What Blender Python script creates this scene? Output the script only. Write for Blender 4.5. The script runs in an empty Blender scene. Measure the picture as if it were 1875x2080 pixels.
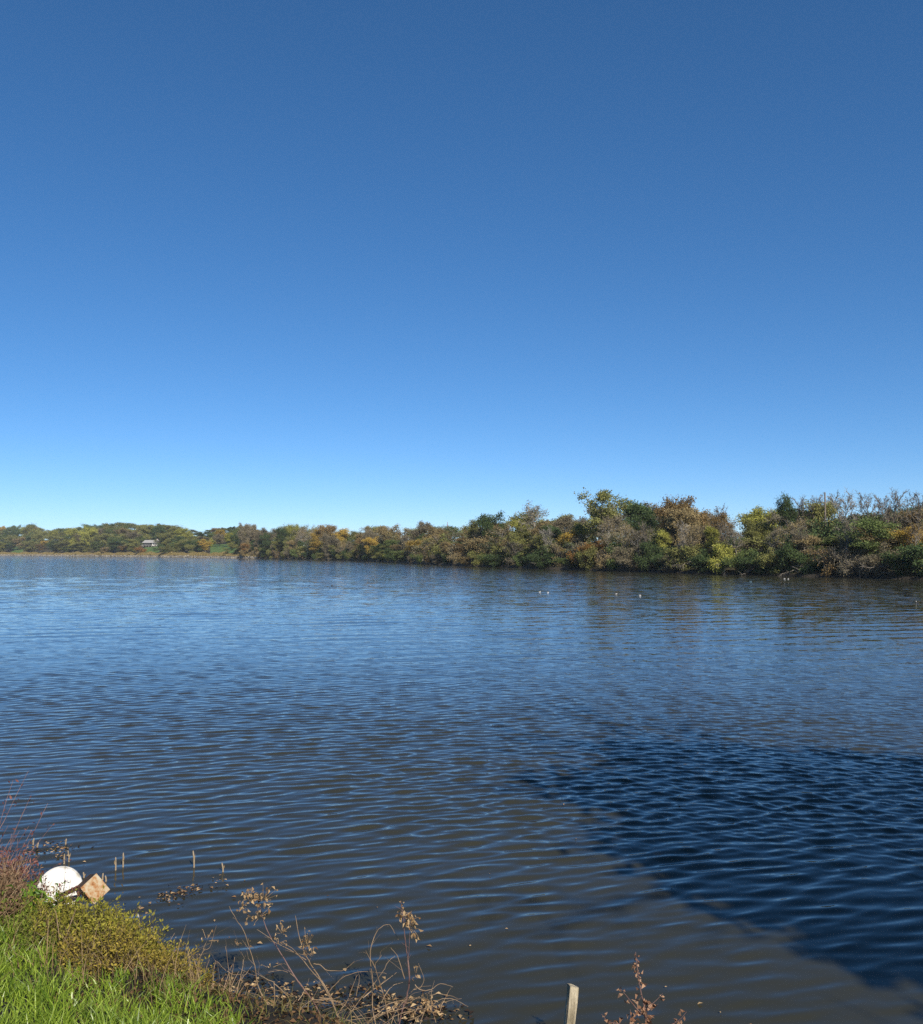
import bpy, math, random
import numpy as np
from mathutils import Vector, Matrix

random.seed(7)
RNG = np.random.default_rng(7)
R = math.radians
scene = bpy.context.scene
C = scene.collection

# ------------------------------------------------------------------ camera
F, CX, CY, HOR = 1880.0, 937.5, 1040.0, 1121.0          # photograph pixels
CAM_H = 4.0
PITCH = math.atan((HOR - CY) / F)
cam_data = bpy.data.cameras.new('camera')
cam = bpy.data.objects.new('camera', cam_data)
C.objects.link(cam)
cam.location = (0, 0, CAM_H)
cam.rotation_euler = (math.pi / 2 + PITCH, 0, 0)
cam_data.sensor_fit = 'HORIZONTAL'
cam_data.sensor_width = 36.0
cam_data.lens = 36.0 * F / 1875.0
cam_data.clip_start = 0.1
cam_data.clip_end = 20000
scene.camera = cam

# ------------------------------------------------------------------ light
SUN_AZ, SUN_EL = 156.0, 36.0        # degrees clockwise from +Y (the view), elevation
SUN = Vector((math.sin(R(SUN_AZ)) * math.cos(R(SUN_EL)), math.cos(R(SUN_AZ)) * math.cos(R(SUN_EL)), math.sin(R(SUN_EL))))
world = bpy.data.worlds.new('World')
scene.world = world
world.use_nodes = True
wn = world.node_tree
wn.nodes.clear()
sky = wn.nodes.new('ShaderNodeTexSky')
sky.sky_type = 'NISHITA'
sky.sun_disc = False
sky.sun_elevation = R(SUN_EL)
sky.sun_rotation = R(SUN_AZ)
sky.altitude = 3000
sky.air_density = 0.85
sky.dust_density = 0.35
sky.ozone_density = 6.0
hs = wn.nodes.new('ShaderNodeHueSaturation')
hs.inputs['Saturation'].default_value = 1.2
hs.inputs['Hue'].default_value = 0.499
bg = wn.nodes.new('ShaderNodeBackground')
bg.inputs['Strength'].default_value = 0.122
wo = wn.nodes.new('ShaderNodeOutputWorld')
gm = wn.nodes.new('ShaderNodeGamma')
gm.inputs['Gamma'].default_value = 0.85
wn.links.new(sky.outputs[0], gm.inputs['Color'])
wn.links.new(gm.outputs[0], hs.inputs['Color'])
wn.links.new(hs.outputs[0], bg.inputs['Color'])
wn.links.new(bg.outputs[0], wo.inputs['Surface'])

sun_data = bpy.data.lights.new('sun', 'SUN')
sun_data.energy = 4.6
sun_data.angle = R(0.53)
sun_data.color = (1.0, 0.93, 0.82)
sun = bpy.data.objects.new('sun', sun_data)
C.objects.link(sun)
sun.location = (30, -40, 60)
sun.rotation_euler = SUN.to_track_quat('Z', 'Y').to_euler()

vs = scene.view_settings
vs.view_transform = 'Standard'
vs.look = 'None'
vs.exposure = 0.45
vs.gamma = 1.0
vs.use_curve_mapping = False
scene.render.engine = 'CYCLES'
scene.cycles.use_denoising = False
scene.cycles.denoiser = 'OPENIMAGEDENOISE'
scene.cycles.denoising_input_passes = 'RGB_ALBEDO_NORMAL'
scene.cycles.denoising_prefilter = 'ACCURATE'
scene.cycles.max_bounces = 6
scene.cycles.diffuse_bounces = 3
scene.cycles.glossy_bounces = 3
scene.cycles.transmission_bounces = 4
scene.cycles.transparent_max_bounces = 4
scene.cycles.sample_clamp_indirect = 3.0
scene.cycles.sample_clamp_direct = 5.0

# ------------------------------------------------------------------ pixel helpers (photograph pixels -> place)
_fw = np.array([0, math.cos(PITCH), math.sin(PITCH)])
_up = np.array([0, -math.sin(PITCH), math.cos(PITCH)])
_rt = np.array([1.0, 0, 0])
def ray(px, py):
    return _fw * F + _rt * (px - CX) + _up * (CY - py)
def P(px, py, Y):
    d = ray(px, py)
    return np.array([0, 0, CAM_H]) + d * (Y / d[1])
def G(px, py, z=0.0):
    d = ray(px, py)
    return np.array([0, 0, CAM_H]) + d * ((z - CAM_H) / d[2])
def PXOF(x, y):
    return CX + F * x / (y * math.cos(PITCH))
def smooth(a, b, x):
    t = np.clip((np.asarray(x, float) - a) / (b - a), 0, 1)
    return t * t * (3 - 2 * t)
def norm(v):
    v = np.asarray(v, float)
    return v / (np.linalg.norm(v, axis=-1, keepdims=True) + 1e-12)

# ------------------------------------------------------------------ mesh builder
class MB:
    def __init__(s):
        s.v = []; s.q = []; s.t = []; s.qv = []; s.tv = []; s.n = 0; s.qm = []; s.tm = []
    def add(s, v, q=None, t=None, var=0.5, mat=0):
        v = np.asarray(v, float).reshape(-1, 3)
        if q is not None and len(q):
            q = np.asarray(q, int); s.q.append(q + s.n)
            s.qv.append(np.broadcast_to(np.asarray(var, float), (len(q),))); s.qm.append(np.full(len(q), mat))
        if t is not None and len(t):
            t = np.asarray(t, int); s.t.append(t + s.n)
            s.tv.append(np.broadcast_to(np.asarray(var, float), (len(t),))); s.tm.append(np.full(len(t), mat))
        s.v.append(v); s.n += len(v)
    def tube(s, pts, rad, n=5, var=0.5, cap=True):
        pts = np.asarray(pts, float); m = len(pts)
        rad = np.broadcast_to(np.asarray(rad, float), (m,))
        tan = norm(np.gradient(pts, axis=0))
        ref = np.array([0.31, 0.2, 0.93]) if abs(tan[0, 2]) < 0.9 else np.array([1.0, 0.1, 0])
        a = norm(np.cross(tan, ref)); b = np.cross(tan, a)
        ang = np.arange(n) * 2 * math.pi / n
        v = pts[:, None] + rad[:, None, None] * (a[:, None] * np.cos(ang)[None, :, None] + b[:, None] * np.sin(ang)[None, :, None])
        i = np.arange(m - 1)[:, None] * n; j = np.arange(n)[None]; k = (np.arange(n) + 1) % n
        q = np.stack([i + j, i + k[None], i + n + k[None], i + n + j], -1).reshape(-1, 4)
        s.add(v.reshape(-1, 3), q, None, var)
        if cap and n >= 3:
            base = s.n - m * n
            for st in (0, (m - 1) * n):
                s.t.append(np.array([[base + st, base + st + x, base + st + x + 1] for x in range(1, n - 1)]))
                s.tv.append(np.full(n - 2, var)); s.tm.append(np.zeros(n - 2, int))
    def leaves(s, p, d, nrm, length, width, var, bend=0.25):
        """pointed leaves: base, side, tip, side, folded and bent a little"""
        p = np.asarray(p, float); N = len(p)
        d = norm(d); nrm = np.asarray(nrm, float)
        side = norm(np.cross(d, nrm)); up = np.cross(side, d)
        L = np.broadcast_to(np.asarray(length, float), (N,))[:, None]
        W = np.broadcast_to(np.asarray(width, float), (N,))[:, None]
        mid = p + d * L * 0.45 + up * L * bend * 0.5
        v = np.stack([p, mid + side * W * .5, p + d * L, mid - side * W * .5], 1)
        q = np.arange(N * 4).reshape(N, 4)
        s.add(v.reshape(-1, 3), q, None, var)
    def box(s, c, size, rot=None, var=0.5, mat=0):
        sx, sy, sz = [x / 2 for x in size]
        v = np.array([[x, y, z] for x in (-sx, sx) for y in (-sy, sy) for z in (-sz, sz)], float)
        if rot is not None: v = v @ np.array(rot).T
        q = [[0, 1, 3, 2], [4, 6, 7, 5], [0, 4, 5, 1], [2, 3, 7, 6], [0, 2, 6, 4], [1, 5, 7, 3]]
        s.add(v + np.asarray(c), q, None, var, mat)
    def mesh(s, name, smoothed=False):
        me = bpy.data.meshes.new(name)
        v = np.concatenate(s.v)
        me.vertices.add(len(v)); me.vertices.foreach_set('co', v.astype(np.float32).ravel())
        q = np.concatenate(s.q) if s.q else np.zeros((0, 4), int)
        t = np.concatenate(s.t) if s.t else np.zeros((0, 3), int)
        nl = q.size + t.size
        me.loops.add(nl)
        me.loops.foreach_set('vertex_index', np.concatenate([q.ravel(), t.ravel()]).astype(np.int32))
        me.polygons.add(len(q) + len(t))
        st = np.concatenate([np.arange(len(q)) * 4, q.size + np.arange(len(t)) * 3]).astype(np.int32)
        me.polygons.foreach_set('loop_start', st)
        mi = np.concatenate(s.qm + s.tm).astype(np.int32)
        me.polygons.foreach_set('material_index', mi)
        me.polygons.foreach_set('use_smooth', np.full(len(st), smoothed))
        at = me.attributes.new('var', 'FLOAT', 'FACE')
        at.data.foreach_set('value', np.concatenate(s.qv + s.tv).astype(np.float32))
        me.update(); me.validate()
        return me
    def build(s, name, mat, parent=None, smoothed=False):
        me = s.mesh(name, smoothed)
        for m in (mat if isinstance(mat, (list, tuple)) else [mat]): me.materials.append(m)
        return link(name, me, parent)

def link(name, data, parent=None):
    o = bpy.data.objects.new(name, data)
    C.objects.link(o)
    if parent is not None: o.parent = parent
    return o
def tag(o, label=None, cat=None, group=None, kind=None):
    if label: o['label'] = label
    if cat: o['category'] = cat
    if group: o['group'] = group
    if kind: o['kind'] = kind
    return o
def empty(name, loc=(0, 0, 0), rz=0.0, scale=1.0):
    o = link(name, None)
    o.location = Vector([float(x) for x in loc]); o.rotation_euler = (0, 0, rz)
    o.scale = (scale,) * 3 if not isinstance(scale, (tuple, list)) else scale
    return o

# ------------------------------------------------------------------ materials
def new_mat(name):
    m = bpy.data.materials.new(name); m.use_nodes = True
    nt = m.node_tree; nt.nodes.clear()
    out = nt.nodes.new('ShaderNodeOutputMaterial')
    return m, nt, out
def N(nt, typ, **kw):
    n = nt.nodes.new(typ)
    for k, v in kw.items():
        if k in n.inputs: n.inputs[k].default_value = v
        else: setattr(n, k, v)
    return n
def ramp(nt, fac, stops):
    r = nt.nodes.new('ShaderNodeValToRGB')
    e = r.color_ramp.elements
    while len(e) < len(stops): e.new(0.5)
    for el, (p, c) in zip(e, stops):
        el.position = p; el.color = (*c, 1)
    nt.links.new(fac, r.inputs[0])
    return r
def leaf_mat(name, c0, c1, trans=0.25, gloss=0.0):
    m, nt, out = new_mat(name)
    a = N(nt, 'ShaderNodeAttribute', attribute_name='var')
    r = ramp(nt, a.outputs['Fac'], [(0.0, c0), (1.0, c1)])
    oi = N(nt, 'ShaderNodeObjectInfo')
    mr = N(nt, 'ShaderNodeMapRange'); mr.inputs['To Min'].default_value = 0.8; mr.inputs['To Max'].default_value = 1.2
    nt.links.new(oi.outputs['Random'], mr.inputs['Value'])
    h = N(nt, 'ShaderNodeHueSaturation')
    nt.links.new(mr.outputs[0], h.inputs['Value'])
    nt.links.new(r.outputs[0], h.inputs['Color'])
    d = N(nt, 'ShaderNodeBsdfDiffuse'); t = N(nt, 'ShaderNodeBsdfTranslucent')
    nt.links.new(h.outputs[0], d.inputs[0]); nt.links.new(h.outputs[0], t.inputs[0])
    mx = N(nt, 'ShaderNodeMixShader', Fac=trans) if False else N(nt, 'ShaderNodeMixShader')
    mx.inputs[0].default_value = trans
    nt.links.new(d.outputs[0], mx.inputs[1]); nt.links.new(t.outputs[0], mx.inputs[2])
    last = mx
    if gloss:
        g = N(nt, 'ShaderNodeBsdfGlossy', Roughness=0.38)
        m2 = N(nt, 'ShaderNodeMixShader'); m2.inputs[0].default_value = gloss
        nt.links.new(last.outputs[0], m2.inputs[1]); nt.links.new(g.outputs[0], m2.inputs[2]); last = m2
    nt.links.new(last.outputs[0], out.inputs[0])
    return m
def noise_mat(name, stops, scale=5.0, detail=6, rough=0.85, bump=0.3, bscale=None, coord='Object', stretch=None, spec=0.3):
    m, nt, out = new_mat(name)
    tc = N(nt, 'ShaderNodeTexCoord')
    src = tc.outputs[coord]
    if stretch:
        mp = N(nt, 'ShaderNodeMapping'); mp.inputs['Scale'].default_value = stretch
        nt.links.new(src, mp.inputs[0]); src = mp.outputs[0]
    n = N(nt, 'ShaderNodeTexNoise', Scale=scale, Detail=detail); nt.links.new(src, n.inputs['Vector'])
    r = ramp(nt, n.outputs['Fac'], stops)
    b = N(nt, 'ShaderNodeBsdfPrincipled', Roughness=rough)
    b.inputs['Specular IOR Level'].default_value = spec
    nt.links.new(r.outputs[0], b.inputs['Base Color'])
    if bump:
        n2 = N(nt, 'ShaderNodeTexNoise', Scale=bscale or scale * 4, Detail=5); nt.links.new(src, n2.inputs['Vector'])
        bp = N(nt, 'ShaderNodeBump', Strength=bump, Distance=0.02)
        nt.links.new(n2.outputs['Fac'], bp.inputs['Height']); nt.links.new(bp.outputs[0], b.inputs['Normal'])
    nt.links.new(b.outputs[0], out.inputs[0])
    return m

LEAF = {
    'dark green':   leaf_mat('leaf_dark_green', (0.047, 0.083, 0.031), (0.128, 0.167, 0.067)),
    'mid green':    leaf_mat('leaf_mid_green', (0.084, 0.122, 0.039), (0.196, 0.235, 0.080)),
    'olive green':  leaf_mat('leaf_olive', (0.131, 0.140, 0.046), (0.295, 0.285, 0.097)),
    'yellow-green': leaf_mat('leaf_yellow_green', (0.195, 0.212, 0.048), (0.439, 0.415, 0.098)),
    'golden yellow': leaf_mat('leaf_yellow', (0.286, 0.202, 0.051), (0.546, 0.384, 0.085)),
    'orange':       leaf_mat('leaf_orange', (0.222, 0.122, 0.039), (0.410, 0.228, 0.072)),
    'rust-brown':   leaf_mat('leaf_rust', (0.160, 0.112, 0.051), (0.319, 0.222, 0.097)),
    'tan-brown':    leaf_mat('leaf_tan', (0.199, 0.155, 0.077), (0.372, 0.289, 0.140)),
    'grey-brown':   leaf_mat('leaf_grey_brown', (0.146, 0.125, 0.080), (0.277, 0.236, 0.150)),
}
BARK = noise_mat('bark', [(.3, (.075, .062, .048)), (.7, (.21, .185, .15))], scale=1.5, bump=0.4, stretch=(4, 4, 1))
BARK_DARK = noise_mat('bark_dark', [(.3, (.035, .028, .022)), (.7, (.095, .078, .060))], scale=1.5, bump=0.4, stretch=(4, 4, 1))
BARK_PALE = noise_mat('bark_pale', [(.3, (.16, .14, .115)), (.7, (.36, .33, .28))], scale=1.5, bump=0.3, stretch=(4, 4, 1))

# ------------------------------------------------------------------ WATER
SH = [(-40, 26), (-14, 16.5), (-8, 12.4), (-5.6, 11.0), (-3.9, 9.9), (-2.9, 9.0), (-2.3, 8.6), (-1.5, 8.1), (-.6, 7.8), (0, 7.55), (1, 7.35), (4, 6.9), (15, 5.6), (60, 2.0)]
SHX = np.array([p[0] for p in SH], float); SHY = np.array([p[1] for p in SH], float)
def shore_s(x, y):
    """metres behind (+) or beyond (-) the near shoreline"""
    x = np.asarray(x, float)
    sy = np.interp(x, SHX, SHY)
    sl = (np.interp(x + .5, SHX, SHY) - np.interp(x - .5, SHX, SHY))
    return (sy - y) / np.sqrt(1 + sl * sl)

def build_water():
    def span(a, b, g): return a * np.exp(g * np.arange(int(math.log(b / a) / g)))
    r1 = np.concatenate([span(4.5, 12, .0028), span(12, 90, .0020), span(90, 160, .004)])
    r2 = 160 * np.exp(0.03 * np.arange(1, 84))
    r = np.concatenate([r1, r2])
    a_in = np.linspace(-R(31), R(31), 290)
    a_l = np.linspace(-R(80), -R(31), 40, endpoint=False); a_r = np.linspace(R(31), R(80), 41)[1:]
    a = np.concatenate([a_l, a_in, a_r])
    rr, aa = np.meshgrid(r, a, indexing='ij')
    x = rr * np.sin(aa); y = rr * np.cos(aa)
    sp = np.maximum(np.gradient(r)[:, None] * np.ones_like(aa), rr * np.gradient(a)[None, :] * .40)
    z = np.zeros_like(x); dx = np.zeros_like(x); dy = np.zeros_like(x)
    rng = np.random.default_rng(21)
    sd = -shore_s(x, y)
    shelter = .30 + .70 * smooth(0, 9, sd)
    gust = .92 + .10 * np.sin(x * .23 + 1.3 + np.sin(y * .11) * 1.5) * np.sin(y * .17 + .6 + x * .05)
    right = smooth(-4, 8, x - .12 * (y - 15))
    comps = []
    for i in range(52):      # main wind waves
        lam = math.exp(rng.uniform(math.log(.15), math.log(.54)))
        th = R(19) + rng.normal(0, R(15))
        comps.append((lam, th, .034 * (.4 / lam) ** .25 * rng.uniform(.5, 1.3), 0))
    for i in range(34):      # small cross ripples, stronger in the open to the right
        lam = math.exp(rng.uniform(math.log(.13), math.log(.42)))
        th = -R(22) + rng.normal(0, R(20))
        comps.append((lam, th, .024 * rng.uniform(.5, 1.3), 1))
    for i in range(16):      # longer chop that still reads far out
        lam = math.exp(rng.uniform(math.log(.6), math.log(2.8)))
        th = R(13) + rng.normal(0, R(9))
        comps.append((lam, th, .010 * rng.uniform(.5, 1.3), 2))
    for lam, th, sl, kind in comps:
        k = 2 * math.pi / lam
        kx, ky = -math.sin(th), math.cos(th)
        ph = k * (x * kx + y * ky) + rng.uniform(0, 6.28)
        w = smooth(2.0, 3.6, lam / sp)
        if kind == 0: w = w * shelter * gust * (1 - .62 * smooth(11, 36, rr))
        elif kind == 1: w = w * shelter * (.45 + .75 * right) * smooth(3, 9, sd) * (1 - .4 * smooth(14, 36, rr))
        else: w = w * smooth(6, 40, sd)
        amp = sl / k * w
        z += amp * np.cos(ph)
        s_ = amp * np.sin(ph) * .55
        dx -= kx * s_; dy -= ky * s_
    v = np.stack([x + dx, y + dy, z], -1).reshape(-1, 3)
    nr, na = x.shape
    i = np.arange(nr - 1)[:, None] * na + np.arange(na - 1)[None]
    q = np.stack([i, i + 1, i + na + 1, i + na], -1).reshape(-1, 4)[:, ::-1]
    mb = MB(); mb.add(v, q)
    m, nt, out = new_mat('lake_water')
    geo = N(nt, 'ShaderNodeNewGeometry')
    def slopes(scale_vec, amp, rot, detail=3):
        mp = N(nt, 'ShaderNodeMapping'); mp.inputs['Scale'].default_value = scale_vec; mp.inputs['Rotation'].default_value = (0, 0, rot)
        nt.links.new(geo.outputs['Position'], mp.inputs[0])
        n = N(nt, 'ShaderNodeTexNoise', Scale=1.0, Detail=detail, Roughness=.55); nt.links.new(mp.outputs[0], n.inputs['Vector'])
        sb = N(nt, 'ShaderNodeVectorMath', operation='SUBTRACT'); nt.links.new(n.outputs['Color'], sb.inputs[0]); sb.inputs[1].default_value = (.5, .5, .5)
        ml = N(nt, 'ShaderNodeVectorMath', operation='MULTIPLY'); nt.links.new(sb.outputs[0], ml.inputs[0]); ml.inputs[1].default_value = (amp * .6, amp, 0)
        return ml
    ln = N(nt, 'ShaderNodeVectorMath', operation='LENGTH'); nt.links.new(geo.outputs['Position'], ln.inputs[0])
    fade = N(nt, 'ShaderNodeMapRange', interpolation_type='SMOOTHSTEP')
    fade.inputs['From Min'].default_value = 20; fade.inputs['From Max'].default_value = 145
    nt.links.new(ln.outputs['Value'], fade.inputs['Value'])
    far = slopes((.9, 4.5, 1), .78, R(-10))
    far2 = slopes((.33, 1.2, 1), .26, R(10), 4)
    fsum = N(nt, 'ShaderNodeVectorMath', operation='ADD'); nt.links.new(far.outputs[0], fsum.inputs[0]); nt.links.new(far2.outputs[0], fsum.inputs[1])
    fsc = N(nt, 'ShaderNodeVectorMath', operation='SCALE'); nt.links.new(fsum.outputs[0], fsc.inputs[0]); nt.links.new(fade.outputs[0], fsc.inputs['Scale'])
    near = slopes((3.5, 8, 1), .10, R(15))
    a1 = N(nt, 'ShaderNodeVectorMath', operation='ADD'); nt.links.new(fsc.outputs[0], a1.inputs[0]); nt.links.new(near.outputs[0], a1.inputs[1])
    a2 = N(nt, 'ShaderNodeVectorMath', operation='ADD'); nt.links.new(a1.outputs[0], a2.inputs[0]); nt.links.new(geo.outputs['Normal'], a2.inputs[1])
    nz = N(nt, 'ShaderNodeVectorMath', operation='NORMALIZE'); nt.links.new(a2.outputs[0], nz.inputs[0])
    # muddy water body: suspended silt in slow drifting patches
    tn = N(nt, 'ShaderNodeTexNoise', Scale=.15, Detail=3); nt.links.new(geo.outputs['Position'], tn.inputs['Vector'])
    cr = ramp(nt, tn.outputs['Fac'], [(.3, (.030, .030, .020)), (.7, (.037, .036, .024))])
    b = N(nt, 'ShaderNodeBsdfPrincipled', Roughness=.04, IOR=1.333)
    b.inputs['Specular Tint'].default_value = (1.0, .96, .83, 1)
    nt.links.new(cr.outputs[0], b.inputs['Base Color']); nt.links.new(nz.outputs[0], b.inputs['Normal'])
    nt.links.new(b.outputs[0], out.inputs[0])
    o = mb.build('lake_water', m, smoothed=True)
    tag(o, 'rippled grey-blue lake water with muddy shallows', kind='structure')
build_water()

# ------------------------------------------------------------------ NEAR BANK
def bank_z(x, y):
    s = shore_s(x, y)
    lf = 1 - smooth(-1.8, 0.6, x)
    lip = .16 + .26 * lf
    slope = .27 - .07 * lf
    up = lip * smooth(-.05, .95, s) + slope * np.maximum(s, 0)
    up = np.minimum(up, 2.2 + .02 * np.maximum(s - 8, 0))
    dn = -.05 - .22 * np.maximum(-s, 0)
    z = np.where(s > 0, up - .02, np.maximum(dn, -2.5))
    bump = .03 * np.sin(x * 3.1 + y * 1.7) * np.sin(y * 2.7 - x) + .02 * np.sin(x * 7.3 + 1) * np.sin(y * 6.1)
    return z + bump * smooth(.1, .8, s)
def build_bank():
    xs = np.concatenate([np.linspace(-60, -9, 50, endpoint=False), np.linspace(-9, 5, 190, endpoint=False), np.linspace(5, 60, 60)])
    ys = np.concatenate([np.linspace(-60, 2, 40, endpoint=False), np.linspace(2, 14, 170, endpoint=False), np.linspace(14, 30, 20)])
    xx, yy = np.meshgrid(xs, ys, indexing='ij')
    zz = bank_z(xx, yy)
    v = np.stack([xx, yy, zz], -1).reshape(-1, 3)
    na = len(ys); i = np.arange(len(xs) - 1)[:, None] * na + np.arange(na - 1)[None]
    q = np.stack([i, i + na, i + na + 1, i + 1], -1).reshape(-1, 4)
    mb = MB(); mb.add(v, q)
    m = noise_mat('bank_soil', [(.3, (.010, .008, .006)), (.55, (.022, .017, .011)), (.75, (.048, .038, .022))], scale=3.0, bump=.8, bscale=18)
    tag(mb.build('ground', m, smoothed=True), 'dark soil of the near bank', kind='structure')
build_bank()

# ------------------------------------------------------------------ FAR LAND
FS = [(-1400, 1127.2), (-500, 1127.5), (0, 1128.2), (200, 1130), (309, 1131.2), (480, 1133.6), (620, 1136.5), (740, 1139.5), (865, 1146.2), (950, 1150.2), (1120, 1156), (1220, 1159.3), (1420, 1165.6), (1650, 1172), (1875, 1178.0), (2300, 1188), (3200, 1204)]
FSX = np.array([p[0] for p in FS], float)
FSW = np.array([G(*p)[:2] for p in FS])
FSD = np.array([4 * F / (p[1] - HOR) for p in FS])
def far_shore(px):
    """ground depth (world y) of the far shoreline seen at photo column px"""
    return np.interp(px, FSX, FSD)
def hill(px, off):
    wood = 1.0 - smooth(470, 640, px)            # the far left shore is a hill, the right bank is low
    low = .35 + 1.0 * smooth(0, 8, off) + .7 * smooth(8, 60, off) + 3 * smooth(80, 500, off)
    hi = 1.1 * smooth(0, 2.5, off) + 1.6 * smooth(2.5, 12, off) + 6.2 * smooth(12, 95, off) + 9.5 * smooth(95, 240, off) + 4 * smooth(240, 500, off)
    return low * (1 - wood) + hi * wood
def land(px, off):
    d = far_shore(px) + off
    return np.array([(px - CX) / F * d, d, float(hill(px, off))])
def build_far_land():
    pxs = np.concatenate([np.linspace(-1400, 0, 40, endpoint=False), np.linspace(0, 1900, 240, endpoint=False), np.linspace(1900, 3200, 30)])
    offs = np.array([-6, -.5, .0, 1.2, 2.5, 5, 8, 12, 20, 35, 55, 75, 95, 130, 170, 240, 340, 500, 900, 1600.])
    v = []
    rng = np.random.default_rng(3)
    for px in pxs:
        for k, o_ in enumerate(offs):
            d = far_shore(px) + o_
            z = float(hill(px, o_)) if o_ > 0 else (-1.2 if o_ < -1 else -.25)
            if 0 < o_ < 3000: z += rng.uniform(-.15, .15) * min(1, o_ / 10)
            v.append(((px - CX) / F * d, d, z))
    n = len(offs)
    mb = MB()
    i = np.arange(len(pxs) - 1)[:, None] * n + np.arange(n - 1)[None]
    q = np.stack([i, i + n, i + n + 1, i + 1], -1)
    pm = (pxs[:-1] + pxs[1:]) / 2
    mat = np.full(q.shape[:2], 2)
    for a, px in enumerate(pm):
        if px < 520:
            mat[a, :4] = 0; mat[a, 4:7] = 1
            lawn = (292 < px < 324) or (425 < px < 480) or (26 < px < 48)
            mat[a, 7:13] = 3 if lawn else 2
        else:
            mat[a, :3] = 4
    base = np.array(v)
    mb.v.append(base); mb.n = len(base)
    mb.q.append(q.reshape(-1, 4)); mb.qv.append(np.full(q.size // 4, .5)); mb.qm.append(mat.ravel())
    mats = [noise_mat('shore_stone', [(.3, (.16, .13, .09)), (.6, (.36, .31, .24)), (.8, (.46, .41, .34))], scale=.5, bump=0, detail=4),
            noise_mat('dry_shore_grass', [(.3, (.13, .09, .045)), (.55, (.24, .165, .075)), (.8, (.19, .15, .06))], scale=.12, bump=0, detail=5),
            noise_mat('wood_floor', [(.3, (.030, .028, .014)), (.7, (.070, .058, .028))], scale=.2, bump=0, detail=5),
            noise_mat('mown_lawn', [(.3, (.055, .105, .022)), (.7, (.105, .165, .040))], scale=.15, bump=0, detail=4),
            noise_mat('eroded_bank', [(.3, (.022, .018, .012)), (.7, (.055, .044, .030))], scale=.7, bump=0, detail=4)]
    o = mb.build('terrain', mats, smoothed=True)
    tag(o, 'far shore land and low wooded hill behind the lake', kind='structure')
build_far_land()

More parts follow.
